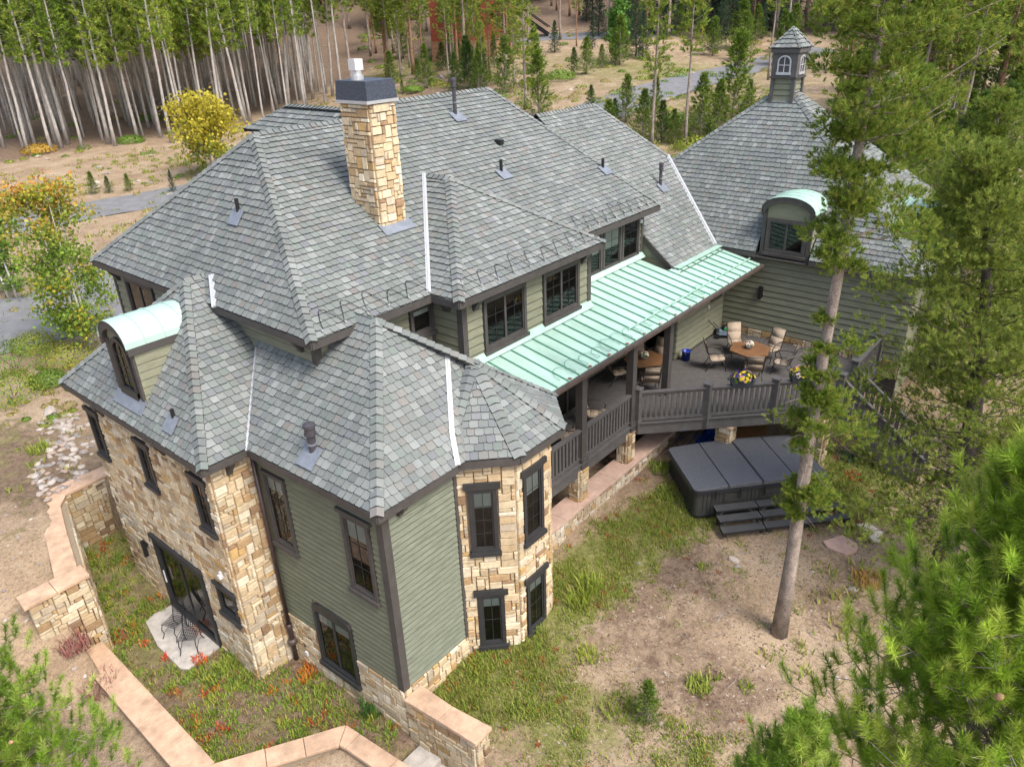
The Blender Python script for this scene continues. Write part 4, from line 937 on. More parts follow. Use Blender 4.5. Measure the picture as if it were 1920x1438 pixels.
# ------------------------------------------------------------------ deck
DZ = 2.0
deck = thing('deck', 'dark grey timber deck with slatted railing beside the green porch roof', 'deck')
DC = [(5.1, .42), (10.0, .42), (14.55, -4.13), (18.42, -4.13), (18.42, 1.55), (14.8, 1.55), (14.8, 3.1), (10.3, 3.1), (10.3, 2.15), (5.1, 2.15)]
MB().prism(DC, DZ - .16, DZ - .03).build('joist_frame', 'railing', deck)
# floor boards run with the front rail (45 degrees)
ang = V(1, -1, 0) / math.sqrt(2); crs = V(1, 1, 0) / math.sqrt(2)
def clip_concave(lo, hi):
    """intervals along the board direction inside the deck outline at the strip's middle"""
    m_ = (lo + hi) / 2; xs_ = []
    P2 = [((x - y) / math.sqrt(2), (x + y) / math.sqrt(2)) for x, y in DC]
    for i in range(len(P2)):
        (a0, b0), (a1, b1) = P2[i], P2[(i + 1) % len(P2)]
        if (b0 > m_) != (b1 > m_): xs_.append(a0 + (a1 - a0) * (m_ - b0) / (b1 - b0))
    xs_.sort(); return list(zip(xs_[::2], xs_[1::2]))
w = .14; t = 3.5
while t < 15:
    for a, b_ in clip_concave(t, t + w):
        if b_ - a > .05:
            p = ang * a + crs * (t + w / 2); q = ang * b_ + crs * (t + w / 2); z_ = V(0, 0, DZ - .015 + random.uniform(-.002, .002))
            MB().bar(p + z_, q + z_, w - .006, .03).build('deck_board', 'deck', deck)
    t += w
def rim(a, b_):
    MB().bar((a[0], a[1], DZ - .2), (b_[0], b_[1], DZ - .2), .06, .34).build('rim_joist', 'railing', deck)
    MB().bar((a[0], a[1], DZ + .015), (b_[0], b_[1], DZ + .015), .18, .03).build('edge_board', 'railing', deck)
FR = [(5.1, .38), (10.02, .38), (14.57, -4.17), (18.4, -4.17)]
for i in range(3): rim(FR[i], FR[i + 1])
def rail(a, b_, posts=True, zb=DZ):
    a = V(*a, 0); b_ = V(*b_, 0); L = np.linalg.norm(b_ - a); d = (b_ - a) / L
    z0 = V(0, 0, zb)
    MB().bar(a + z0 + V(0, 0, 1.04), b_ + z0 + V(0, 0, 1.04), .14, .045).build('top_rail', 'railing', deck)
    MB().bar(a + z0 + V(0, 0, .98), b_ + z0 + V(0, 0, .98), .045, .09).build('upper_rail', 'railing', deck)
    MB().bar(a + z0 + V(0, 0, .12), b_ + z0 + V(0, 0, .12), .05, .09).build('bottom_rail', 'railing', deck)
    k = int(L / .152)
    for i in range(k):
        p = a + d * (L * (i + .5) / k); MB().bar(p + z0 + V(0, 0, .1), p + z0 + V(0, 0, 1.0), .085, .03, up=np.cross(d, V(0, 0, 1))).build('baluster', 'railing', deck) if False else MB().hexa([p + d * sx + np.cross(d, V(0, 0, 1)) * sy + V(0, 0, zb + zz) for zz in (.1, 1.0) for sx, sy in ((-.043, -.018), (.043, -.018), (.043, .018), (-.043, .018))]).build('baluster', 'railing', deck)
def newel(p, h=1.15, w=.2, zb=DZ):
    x, y = p; o = MB(); o.box((x - w / 2, y - w / 2, zb - .3), (x + w / 2, y + w / 2, zb + h)); po = o.build('post', 'railing', deck)
    MB().box((x - w * .62, y - w * .62, zb + h), (x + w * .62, y + w * .62, zb + h + .04)).build('post_cap', 'railing', po); MB().box((x - w * .6, y - w * .6, zb - .02), (x + w * .6, y + w * .6, zb + .1)).build('post_base', 'railing', po)
pts = [(5.15, .42), (7.35, .42), (9.95, .42)]
for i in range(2): rail(pts[i], pts[i + 1])
fr = [(10.1, .32), (11.6, -1.18), (13.08, -2.66), (14.52, -4.1)]
for i in range(3): rail(fr[i], fr[i + 1])
for p in fr: newel(p)
rail((15.75, -4.12), (18.4, -4.12)); newel((15.72, -4.12)); newel((18.3, -4.12))
for x in (7.35, 9.9, 12.35):       # porch posts carrying the roof beam
    yy = .45 if x < 12 else .62
    po = MB().box((x - .11, yy - .11, DZ - .03 if x > 10 else DZ - .3), (x + .11, yy + .11, 4.82)).build('porch_post', 'trim', deck)
    MB().box((x - .15, yy - .15, DZ - .32 if x < 10 else DZ), (x + .15, yy + .15, DZ + .14)).build('post_base', 'trim', po)
# stair going down from the deck
for k in range(9):
    z_ = DZ - .2 * (k + 1); y_ = -4.25 - .27 * k; MB().box((14.65, y_ - .27, z_ - .04), (15.65, y_ + .02, z_)).build('stair_tread', 'deck', deck)
for x in (14.6, 15.7):
    MB().bar((x, -4.2, DZ - .2), (x, -6.7, DZ - 2.05), .06, .3).build('stair_stringer', 'railing', deck)
    MB().bar((x, -4.15, DZ + .95), (x, -6.75, DZ - .95), .13, .05).build('stair_rail', 'railing', deck); MB().bar((x, -4.15, DZ + .86), (x, -6.75, DZ - 1.04), .05, .1).build('stair_rail', 'railing', deck)
    for k in range(15):
        y_ = -4.3 - k * .165; zt = DZ + .9 - .731 * (-4.15 - y_); MB().box((x - .02, y_ - .055, zt - 1.35), (x + .02, y_ + .055, zt)).build('baluster', 'railing', deck)
# stone piers and the ledge wall under the porch
PIER_S = []
def pier(x0, y0, x1, y1, z0, z1, label, cap=False):
    t_ = thing('stone_pier', label, 'pier', (0, 0, 0), group='stone piers under the deck'); t_.location = ((x0 + x1) / 2, (y0 + y1) / 2, z0)
    c_ = V((x0 + x1) / 2, (y0 + y1) / 2, z0); core = MB().prism([(x0 - c_[0], y0 - c_[1]), (x1 - c_[0], y0 - c_[1]), (x1 - c_[0], y1 - c_[1]), (x0 - c_[0], y1 - c_[1])], 0, z1 - z0).build('core', 'mortar', t_)
    lst = []; q = [(x0, y1), (x0, y0), (x1, y0), (x1, y1)]
    for i in range(3): stones(t_, q[i], q[i + 1], z0, z1, unit=.1, store=lst)
    lst = [([p - c_ for p in vt], f, cc, s_, o_, n_) for vt, f, cc, s_, o_, n_ in lst]
    for vt, f, cc, s_, o_, n_ in lst:
        mb = MB(); mb.v = [tuple(p) for p in vt]; mb.f = f; mb.c = [cc] * len(f); mb.build('stone', 'stone', t_)
    if cap: MB().box((x0 - c_[0] - .1, y0 - c_[1] - .1, z1 - z0), (x1 - c_[0] + .1, y1 - c_[1] + .1, z1 - z0 + .07)).build('cap_stone', 'coping', t_, bevel=.01)
pier(7.12, .32, 7.5, .68, .8, 1.82, 'stone pier on the ledge wall below the first porch post'); pier(9.6, .32, 9.98, .68, .8, 1.82, 'stone pier on the ledge wall below the corner where the deck railing turns')
pier(12.15, -1.75, 12.6, -1.3, -.2, 1.56, 'free-standing stone pier with cap under the deck behind the hot tub', True); pier(14.1, -4.0, 14.5, -3.55, -.3, 1.6, 'stone pier with cap under the deck corner, behind the straight pine trunk', True)
lw = thing('ledge_wall', 'low stone ledge wall with pale cap slabs under the porch deck', 'wall', (0, 0, 0))
MB().box((5.0, .22, -.8), (12.4, .7, .72)).build('core', 'mortar', lw)
lst = []; stones(lw, (5.0, .22), (12.4, .22), -.1, .72, unit=.1, store=lst, sizes=((2, 1), (3, 1), (2, 2), (1, 1), (3, 2)))
for vt, f, cc, s_, o_, n_ in lst: mb = MB(); mb.v = [tuple(p) for p in vt]; mb.f = f; mb.c = [(cc[0] * .9, cc[1] * .93, cc[2] * 1.05)] * len(f); mb.build('stone', 'stone', lw)
for i in range(6): MB().box((4.98 + i * 1.24, .12, .72), (6.21 + i * 1.24, .78, .8)).build('cap_slab', 'coping_pink', lw, bevel=.01)

# ------------------------------------------------------------------ retaining walls of the sunken court
def retaining(label, runs, faces, caps):
    """runs: prism plans with z range; faces: stone faces; caps: coping polygons with z"""
    t_ = thing('retaining_wall', label, 'wall', (0, 0, 0))
    for plan, z0, z1 in runs: MB().prism(plan, z0, z1).build('core', 'mortar', t_)
    lst = []
    for p0, p1, z0, z1 in faces: stones(t_, p0, p1, z0, z1, unit=.1, store=lst, bias=.88)
    for vt, f, cc, s_, o_, n_ in lst: mb = MB(); mb.v = [tuple(p) for p in vt]; mb.f = f; mb.c = [cc] * len(f); mb.build('stone', 'stone', t_)
    for i, (plan, z) in enumerate(caps):
        j = random.uniform(0, .006)
        mb = MB().prism(plan, z, z + .085 + j); mb.build('coping_stone', 'coping', t_, bevel=.012)
def ccw(pl):
    a = sum(pl[i][0] * pl[(i + 1) % len(pl)][1] - pl[(i + 1) % len(pl)][0] * pl[i][1] for i in range(len(pl))); return pl if a > 0 else pl[::-1]
def coping_run(pts, w0, z, n):
    """quads along a centre line with left/right half widths"""
    out = []
    for i in range(len(pts) - 1):
        a, b_ = V(*pts[i]), V(*pts[i + 1]); d = nrm(b_ - a); s = V(d[1], -d[0]) * w0; k = n[i]
        for q in range(k):
            p = a + (b_ - a) * q / k + d * .004; r_ = a + (b_ - a) * (q + 1) / k - d * .004; out.append((ccw([tuple(p - s), tuple(r_ - s), tuple(r_ + s), tuple(p + s)]), z))
    return out
# upper left wall (tall), from the house back corner towards the camera
retaining('tall stone retaining wall with pink coping left of the stone wing', [(ccw([(-3.08, 8.2), (-1.92, 12.45), (-.5, 12.55), (-.5, 13.1), (-2.3, 13.0), (-3.62, 8.2)]), -1.8, .92), (ccw([(-4.43, 8.2), (-3.08, 8.2), (-3.0, 8.7), (-4.38, 8.7)]), -1.8, .92)],
    [((-3.08, 8.2), (-1.92, 12.45), -1.6, .92), ((-4.43, 8.2), (-3.08, 8.2), -1.5, .92), ((-1.92, 12.45), (-.5, 12.55), -1.3, .92)],
    [(ccw([(-3.05, 8.74), (-2.62, 10.4), (-3.12, 10.5), (-3.6, 8.74)]), .92), (ccw([(-2.62, 10.41), (-2.2, 11.9), (-2.75, 12.0), (-3.12, 10.51)]), .921), (ccw([(-2.19, 11.91), (-1.85, 12.4), (-2.2, 13.1), (-2.75, 12.01)]), .919), (ccw([(-1.84, 12.4), (-.4, 12.5), (-.4, 13.1), (-2.19, 13.1)]), .92),
     (ccw([(-4.52, 8.13), (-3.78, 8.13), (-3.76, 8.72), (-4.48, 8.72)]), .923), (ccw([(-3.77, 8.13), (-3.0, 8.13), (-2.97, 8.73), (-3.75, 8.73)]), .92)])
lowc = [(-3.6, 8.1), (-3.66, 2.7)]
retaining('low stone court wall with long orange coping running towards the bottom edge', [(ccw([(-3.34, 8.18), (-3.40, 2.75), (-3.9, 2.3), (-3.86, 8.18)]), -2.2, -1.09)], [((-3.40, 2.6), (-3.34, 8.18), -1.75, -1.09)], coping_run([(-3.58, 8.12), (-3.64, 2.55)], .33, -1.09, [5]))
retaining('low stone court wall with orange coping bent around the flower bed at the bottom edge', [(ccw([(-3.3, 2.45), (-1.3, 1.25), (-1.0, 1.05), (-.72, -1.9), (-1.1, -1.95), (-1.32, .82), (-3.5, 2.05)]), -2.6, -1.09)], [((-.72, -1.9), (-1.0, 1.05), -1.7, -1.09)],
    [(ccw([(-3.5, 2.62), (-2.45, 1.98), (-2.68, 1.55), (-3.75, 2.2)]), -1.088), (ccw([(-2.44, 1.975), (-1.75, 1.55), (-1.98, 1.13), (-2.67, 1.545)]), -1.09), (ccw([(-1.74, 1.545), (-1.05, 1.13), (-.95, 1.05), (-1.38, .76), (-1.97, 1.125)]), -1.09), (ccw([(-.94, 1.04), (-.9, .62), (-1.34, .6), (-1.37, .75)]), -1.087), (ccw([(-.895, .61), (-.8, -.5), (-1.24, -.52), (-1.335, .59)]), -1.09), (ccw([(-.795, -.51), (-.68, -2.0), (-1.12, -2.0), (-1.235, -.53)]), -1.09)])
retaining('short stone retaining wall with orange coping reaching out from the near house corner', [(ccw([(-.03, -.06), (.12, -1.98), (.5, -1.98), (.36, -.06)]), -2.3, -.27)], [((-.03, -.06), (.12, -1.98), -1.9, -.27), ((.12, -1.98), (.5, -1.98), -1.9, -.27)],
    [(ccw([(-.1, -.06), (-.02, -1.02), (.44, -1.02), (.42, -.06)]), -.27), (ccw([(-.018, -1.03), (.05, -2.06), (.57, -2.06), (.438, -1.03)]), -.268)])
st = thing('court_steps', 'concrete steps between the two court walls at the bottom edge', 'steps', (0, 0, 0))
for k in range(4): MB().box((-.78, -.35 - .62 * (k + 1), -2.0), (.02, -.35 - .62 * k, -1.46 - .16 * k)).build('step', 'concrete', st, bevel=.01)
pat = thing('patio_slab', 'small pale concrete patio in front of the sliding door', 'patio', (0, 0, 0))
MB().prism([(-1.16, 5.95), (-1.16, 8.45), (-1.75, 8.52), (-2.05, 8.4), (-2.28, 7.3), (-2.3, 6.1), (-2.2, 5.9)][::-1], -1.7, -1.44).build('slab', 'concrete', pat, bevel=.01)

# ------------------------------------------------------------------ furniture and small things
def rot2(p, a): c_, s_ = math.cos(a), math.sin(a); return (p[0] * c_ - p[1] * s_, p[0] * s_ + p[1] * c_)
def sling_chair(label):
    """tan sling patio chair, front towards +x"""
    t_ = thing('sling_chair', label, 'chair', group='tan sling chairs on the deck')
    prof = [(.26, .42), (.05, .385), (-.20, .375), (-.26, .44), (-.36, .72), (-.44, 1.0), (-.46, 1.04)]
    mb = MB()
    for i in range(len(prof) - 1):
        (x0, z0), (x1, z1) = prof[i], prof[i + 1]
        mb.hexa([(x0, -.24, z0), (x1, -.24, z1), (x1, .24, z1), (x0, .24, z0), (x0 + .004, -.24, z0 + .014), (x1 + .010, -.24, z1 + .012), (x1 + .010, .24, z1 + .012), (x0 + .004, .24, z0 + .014)])
    mb.build('sling', 'sling', t_, True)
    for sy in (-.265, .265):
        MB().tube([(p[0], sy, p[1]) for p in prof], .016, 6).build('side_rail', 'chair_frame', t_, True)
        MB().tube([(-.33, sy, .66), (-.1, sy * 1.12, .70), (.16, sy * 1.15, .66), (.25, sy * 1.1, .55), (.22, sy, .40)], .016, 6).build('armrest', 'chair_frame', t_, True)
        MB().tube([(.18, sy, .40), (.30, sy, .0)], .015, 6).build('leg', 'chair_frame', t_, True); MB().tube([(-.14, sy, .385), (-.40, sy, .0)], .015, 6).build('leg', 'chair_frame', t_, True)
    MB().tube([(.25, -.265, .2), (.25, .265, .2)], .012, 5).build('stretcher', 'chair_frame', t_)
    return t_
ch0 = sling_chair('tan sling chair')
def place(first, loc, rz, label):
    if not first.get('placed'):
        first['placed'] = 1; del first['placed']; first.location = loc; first.rotation_euler = (0, 0, rz); first['label'] = label; return first
    return copy_tree(first, loc, rz, label)
TB2, TB1 = (15.65, -.73), (12.9, 1.75)
chairs = [((14.85, -1.22), math.atan2(.49, .8), 'tan sling chair with its back to the railing between the two flower planters'), ((15.0, .15), math.atan2(-.88, .65), 'tan sling chair at the open deck table, on the side towards the blue bucket'),
    ((16.5, .1), math.atan2(-.83, -.85), 'tan sling chair at the open deck table, in front of the lawn mower'), ((16.75, -1.0), math.atan2(.27, -1.1), 'tan sling chair at the open deck table, in front of the stone base course'),
    ((15.95, -1.75), math.atan2(1.02, -.3), 'tan sling chair turned sideways behind the second flower planter'), ((12.15, 1.1), math.atan2(.65, .75), 'tan sling chair at the porch table with its back to the railing'),
    ((13.55, 2.35), math.atan2(-.6, -.65), 'tan sling chair at the porch table, back against the house wall'), ((12.1, 2.3), math.atan2(-.5, .8), 'tan sling chair at the porch table half hidden by the porch post'), ((13.72, 1.75), math.atan2(0, -.8), 'tan sling chair at the porch table beside the post near the bucket'),
    ((9.3, 1.25), R(-60), 'tan sling chair facing the railing between the two porch posts'), ((7.75, 1.2), R(-40), 'tan sling chair in the dark porch corner beside the turret roof')]
for i, ((x, y), a, lb) in enumerate(chairs):
    if i == 0: ch0.location = (x, y, DZ); ch0.rotation_euler = (0, 0, a); ch0['label'] = lb
    else: copy_tree(ch0, (x, y, DZ), a, lb)
def patio_table(x, y, label):
    t_ = thing('patio_table', label, 'table', (x, y, DZ)); k = 6
    hexa_ = [(.72 * math.cos(R(15) + i * math.pi / 3), .72 * math.sin(R(15) + i * math.pi / 3)) for i in range(k)]
    MB().prism(hexa_, .70, .735).build('table_top', 'table', t_, bevel=.008)
    MB().prism([(p[0] * 1.02, p[1] * 1.02) for p in hexa_], .685, .70).build('table_rim', 'chair_frame', t_)
    for i in range(3): a = R(45) + i * 2 * math.pi / 3; MB().tube([(.1 * math.cos(a), .1 * math.sin(a), .69), (.14 * math.cos(a), .14 * math.sin(a), .35), (.4 * math.cos(a), .4 * math.sin(a), .0)], .025, 6).build('leg', 'chair_frame', t_, True)
    return t_
patio_table(*TB2, 'brown hexagonal table on the open part of the deck'); patio_table(*TB1, 'brown hexagonal table under the porch roof')
def blades(n, rad, h, cols, width=.012, lean=.5, r0=0.0):
    """numpy grass or petal cluster: returns verts, tris, colours"""
    a = rng.uniform(0, 2 * np.pi, n); r_ = rad * np.sqrt(rng.uniform(r0, 1, n)); b0 = np.stack([r_ * np.cos(a), r_ * np.sin(a), np.zeros(n)], 1)
    da = rng.uniform(0, 2 * np.pi, n); hh = h * rng.uniform(.55, 1.15, n); ln = lean * rng.uniform(.2, 1, n)
    tip = b0 + np.stack([np.cos(da) * ln * hh, np.sin(da) * ln * hh, hh], 1); sd_ = np.stack([-np.sin(da), np.cos(da), np.zeros(n)], 1) * width * rng.uniform(.7, 1.3, n)[:, None]
    md = b0 * .45 + tip * .55 + np.stack([np.zeros(n), np.zeros(n), hh * .12], 1)
    v = np.stack([b0 - sd_, b0 + sd_, md + sd_ * .8, md - sd_ * .8, tip], 1).reshape(-1, 3); i5 = np.arange(n)[:, None] * 5
    f = np.concatenate([i5 + np.array([0, 1, 2]), i5 + np.array([0, 2, 3]), i5 + np.array([3, 2, 4])]); c_ = np.array(cols)[rng.integers(0, len(cols), n)] * rng.uniform(.8, 1.2, n)[:, None]
    return v, f, np.concatenate([c_, c_, c_])
def petals(n, ctr, rad, cols, size):
    ctr = np.asarray(ctr); d = rng.normal(size=(n, 3)); d[:, 2] = np.abs(d[:, 2]) * .9; d /= np.linalg.norm(d, axis=1)[:, None]
    p = ctr + d * np.asarray(rad) * rng.uniform(.75, 1.05, n)[:, None]; a = rng.normal(size=(n, 3)); a /= np.linalg.norm(a, axis=1)[:, None]; u_ = np.cross(d, a); u_ /= np.linalg.norm(u_, axis=1)[:, None] + 1e-9; w_ = np.cross(d, u_)
    s_ = size * rng.uniform(.7, 1.3, n)[:, None]; v = np.stack([p - u_ * s_, p - w_ * s_, p + u_ * s_, p + w_ * s_], 1).reshape(-1, 3); i4 = np.arange(n)[:, None] * 4
    c_ = np.array(cols)[rng.integers(0, len(cols), n)] * rng.uniform(.85, 1.1, n)[:, None]
    return v, np.concatenate([i4 + np.array([0, 1, 2]), i4 + np.array([0, 2, 3])]), np.concatenate([c_, c_])
GREEN = [(.05, .12, .02), (.08, .17, .03), (.11, .21, .05)]
def flower_bowl(x, y, label):
    t_ = thing('flower_bowl', label, 'flowers', (x, y, DZ + .735)); MB().lathe([(.05, 0), (.1, .02), (.14, .1), (.145, .11)], 14).build('bowl', 'white_bowl', t_, True)
    v, f, c_ = petals(90, (0, 0, .13), (.17, .17, .10), GREEN, .025); obj_np('leaves', v, f, 'petals', c_, t_)
    v, f, c_ = petals(46, (0, 0, .15), (.18, .18, .13), [(.75, .75, .70), (.8, .78, .74), (.7, .55, .6)], .035); obj_np('blossoms', v, f, 'petals', c_, t_)
flower_bowl(TB2[0], TB2[1] + .05, 'bowl of white flowers on the open deck table'); flower_bowl(TB1[0] - .05, TB1[1], 'bowl of white flowers on the porch table')
def planter(x, y, label, pal):
    t_ = thing('flower_planter', label, 'planter', (x, y, DZ + 1.02), R(-45)); mb = MB(); mb.hexa([(-.3, -.1, 0), (.3, -.1, 0), (.3, .1, 0), (-.3, .1, 0), (-.35, -.13, .2), (.35, -.13, .2), (.35, .13, .2), (-.35, .13, .2)]); mb.build('trough', 'planter', t_)
    v, f, c_ = petals(260, (0, 0, .2), (.40, .24, .25), GREEN, .035); obj_np('leaves', v, f, 'petals', c_, t_)
    v, f, c_ = petals(170, (0, 0, .22), (.42, .26, .30), pal, .042); obj_np('blossoms', v, f, 'petals', c_, t_)
pl = [(.75, .55, .02), (.8, .65, .03), (.06, .02, .22), (.08, .03, .3), (.75, .7, .7), (.6, .3, .45)]
planter(12.32, -1.9, 'trough of yellow and violet pansies on the railing, left of the seated gap', pl); planter(13.62, -3.2, 'trough of yellow and white pansies on the railing close to the pine', pl + [(.8, .6, .02), (.8, .62, .03)])
t_ = thing('bucket', 'blue plastic bucket on the deck by the house wall', 'bucket', (15.02, 1.3, DZ)); MB().lathe([(.13, 0), (.155, .34), (.165, .34), (.165, .37), (.15, .37), (.14, .05)], 18).build('pail', 'bucket', t_, True)
MB().tube([(.16 * math.cos(a), -.02 - .05 * math.sin(a) * 1, .33 - .1 * math.sin(a)) for a in np.linspace(0, math.pi, 9)], .005, 4).build('handle', 'white_metal', t_)
t_ = thing('lawn_mower', 'small blue-grey lawn mower with black handle parked in the deck corner', 'mower', (17.75, 1.15, DZ), R(-60))
MB().hexa([(-.32, -.24, .12), (.32, -.24, .12), (.32, .24, .12), (-.32, .24, .12), (-.22, -.18, .32), (.25, -.18, .30), (.25, .18, .30), (-.22, .18, .32)]).build('body', 'mower_body', t_, bevel=.03)
MB().lathe([(.15, 0), (.15, .1), (.1, .16), (.03, .17)], 14, (0.02, 0, .30)).build('motor', 'black_metal', t_)
MB().box((-.05, -.2, .33), (.2, -.12, .4)).build('battery', 'green_plastic', t_)
for sx in (-.27, .27):
    for sy in (-.27, .27): MB().tube([(sx, sy - .03, .1), (sx, sy + .03, .1)], .1, 14).build('wheel', 'black_metal', t_)
for sy in (-.2, .2): MB().tube([(-.2, sy, .25), (-.55, sy, .62), (-.9, sy, .98)], .016, 6).build('handle_bar', 'black_metal', t_)
MB().tube([(-.9, -.2, .98), (-1.0, 0, 1.05), (-.9, .2, .98)], .02, 6).build('grip', 'black_metal', t_)
# hot tub, long axis at 45 degrees
ax = nrm(V(12.45 - 9.4, -4.8 + 2.05, 0)); ay = V(-ax[1], ax[0], 0); TC = V(9.35, -2.07, 0); TL, TWd = 4.05, 2.35
TZ = 0.0; tub = thing('hot_tub', 'long dark hot tub with a grey folding cover beside the pine', 'hot tub', tuple(TC + V(0, 0, TZ - .05)), math.atan2(ax[1], ax[0]))
def rr(x0, y0, x1, y1, r_, k=5):
    o = []
    for cx_, cy_, a0 in ((x1 - r_, y0 + r_, -90), (x1 - r_, y1 - r_, 0), (x0 + r_, y1 - r_, 90), (x0 + r_, y0 + r_, 180)):
        for i in range(k + 1): a = R(a0 + 90 * i / k); o.append((cx_ + r_ * math.cos(a), cy_ + r_ * math.sin(a)))
    return o
MB().prism(rr(.05, .05, TL - .05, TWd - .05, .16), .0, .88).build('cabinet', 'cabinet', tub); MB().prism(rr(.02, .02, TL - .02, TWd - .02, .18), .0, .07).build('base_strip', 'black_metal', tub); MB().prism(rr(.0, .0, TL, TWd, .2), .86, .93).build('rim', 'cover_dark', tub)
for i in range(4):
    x0, x1 = i * TL / 4, (i + 1) * TL / 4; zr = [(.0, .06, .03), (.06, .09, .03), (.09, .06, .03), (.06, 0, .03)][i]
    mb = MB(); a, b_ = x0 + (.012 if i else 0), x1 - (.012 if i < 3 else 0); z0, z1 = 1.0 + zr[0], 1.0 + zr[1]
    pl4 = [p for p in rr(-.02, -.02, TL + .02, TWd + .02, .2) if a - .03 <= p[0] <= b_ + .03]
    pl4 = clip2([(a, -.02), (b_, -.02), (b_, TWd + .02), (a, TWd + .02)], rr(-.02, -.02, TL + .02, TWd + .02, .2))
    zf = lambda x: z0 + (z1 - z0) * (x - a) / (b_ - a); n0 = len(mb.v); k = len(pl4)
    mb.v += [(p[0], p[1], .90) for p in pl4] + [(p[0], p[1], zf(p[0])) for p in pl4]; mb.f.append(tuple(n0 + k + j for j in range(k))); mb.c.append(None)
    for j in range(k): mb.f.append((n0 + j, n0 + (j + 1) % k, n0 + k + (j + 1) % k, n0 + k + j)); mb.c.append(None)
    mb.build('cover_panel', 'cover', tub, bevel=.015)
MB().prism(rr(-.035, -.035, TL + .035, TWd + .035, .21), .84, .96).build('cover_skirt', 'cover_dark', tub)
for x in (.62, 1.35, 2.08, 3.1): MB().box((x, -.06, .62), (x + .045, -.036, .92)).build('strap', 'black_metal', tub)
MB().bar((TL / 2, -.03, 1.085), (TL / 2, TWd + .02, 1.085), .07, .012).build('hinge_strap', 'cover_dark', tub)
for x in (.95, 2.05, 3.1):
    pn = MB().box((x, .035, .42), (x + .55, .052, .78)).build('access_panel', 'cabinet', tub)
    for z_ in (.48, .55, .62): MB().box((x + .05, .02, z_), (x + .5, .036, z_ + .035)).build('louvre', 'cabinet', pn)
for x in np.arange(.3, TL - .2, .12): MB().box((x, .040, .08), (x + .012, .056, .84)).build('cabinet_rib', 'cover_dark', tub)
for y in np.arange(.25, TWd - .2, .16): MB().box((.04, y, .08), (.056, y + .012, .84)).build('cabinet_rib', 'cover_dark', tub)
def tub_steps(x, label):
    p = TC + ax * x - ay * .08; t_ = thing('tub_steps', label, 'steps', (p[0], p[1], TZ - .1), math.atan2(ax[1], ax[0]), 'three-tread steps at the hot tub')
    for k, (y1, z_) in enumerate(((0, .52), (-.28, .36), (-.56, .18))):
        tr = MB().box((0, y1 - .30, z_ - .05), (1.245, y1, z_ - .005)).build('tread', 'black_metal', t_)
        for j in range(20): MB().box((.008 + j * .062, y1 - .29, z_ - .005), (.044 + j * .062, y1 - .005, z_ + .016)).build('tread_slat', 'step', tr)
        for xx in (.06, 1.1): 
            MB().box((xx, y1 - .26, 0), (xx + .05, y1 - .20, z_ - .05)).build('leg', 'black_metal', t_)
            if k < 2: MB().bar((xx + .025, y1 - .24, z_ - .2), (xx + (.2 if xx < .5 else -.15), y1 - .24, z_ - .06), .03, .03).build('brace', 'step', t_)
    for xx in (.03, 1.14): MB().bar((xx + .015, -.05, .42), (xx + .015, -.84, .05), .04, .1).build('side_stringer', 'black_metal', t_)
tub_steps(.55, 'black slatted steps at the hot tub nearer the house'); tub_steps(1.82, 'black slatted steps at the hot tub behind the leaning pine trunk'); tub_steps(3.05, 'black slatted steps at the hot tub beyond the leaning pine trunk')
# things stored under the deck
t_ = thing('lumber_pile', 'stack of weathered boards under the deck', 'lumber', tuple(ground_at(1275, 828)), R(10))
for i in range(9): MB().bar((-.5 + .02 * i, .14 * i - .4, .06 + .05 * (i % 3)), (1.7 + .1 * (i % 4), .16 * i - .5, .1 + .05 * ((i + 1) % 3)), .13, .035).build('board', 'lumber', t_)
t_ = thing('tarp', 'crumpled blue tarpaulin under the deck', 'tarp', tuple(ground_at(1318, 816))); n_ = 14; mb = MB()
g_ = [[(-.9 + 1.9 * i / n_, -.7 + 1.4 * j / n_, .08 + .10 * math.sin(i * 1.3 + j * .7) * math.cos(j * 1.1) + .03 * random.random()) for j in range(n_ + 1)] for i in range(n_ + 1)]
for i in range(n_):
    for j in range(n_): mb.poly([g_[i][j], g_[i + 1][j], g_[i + 1][j + 1], g_[i][j + 1]])
mb.build('sheet', 'tarp', t_)
t_ = thing('plywood_sheet', 'sheet of orange plywood lying under the deck behind the free-standing pier', 'plywood', tuple(ground_at(1400, 815) + V(0, 0, .05)), R(20)); MB().box((-1.1, -.6, 0), (1.1, .6, .02)).build('panel', 'plywood', t_)
# wrought-iron bistro chairs
def bistro(loc, rz, label):
    t_ = thing('bistro_chair', label, 'chair', loc, rz, 'wrought-iron chairs on the patio')
    def lattice(f, n=9):
        mb = MB()
        for k in range(n):
            a = k / (n - 1); mb.tube([f(a, b_) for b_ in np.linspace(0, 1, 7)], .009, 4); mb.tube([f(b_ + .04 * math.sin(14 * b_ + k), a) for b_ in np.linspace(0.03, .97, 9)], .008, 4)
        return mb
    lattice(lambda a, b_: (-.2 + .42 * a, -.22 + .44 * b_, .45 - .02 * math.sin(a * 3))).build('seat', 'iron', t_)
    lattice(lambda a, b_: (-.22 - .12 * a, (-.19 + .38 * b_) * (1 - .25 * a * a), .5 + .45 * a)).build('backrest', 'iron', t_)
    for sy in (-.21, .21):
        MB().tube([(.2, sy, .45), (.26, sy, .3), (.22, sy, .12), (.29, sy * 1.1, 0)], .012, 5).build('leg', 'iron', t_); MB().tube([(-.2, sy, .45), (-.16, sy, .25), (-.28, sy * 1.1, 0)], .012, 5).build('leg', 'iron', t_)
        MB().tube([(-.2, sy, .45), (-.24, sy * .95, .7), (-.33, sy * .75, .96)], .012, 5).build('back_post', 'iron', t_)
        MB().tube([(.22, sy, .14), (0, sy, .24), (-.2, sy, .14)], .008, 4).build('stretcher', 'iron', t_)
b1 = ground_at(350, 1190); b2 = ground_at(365, 1225)
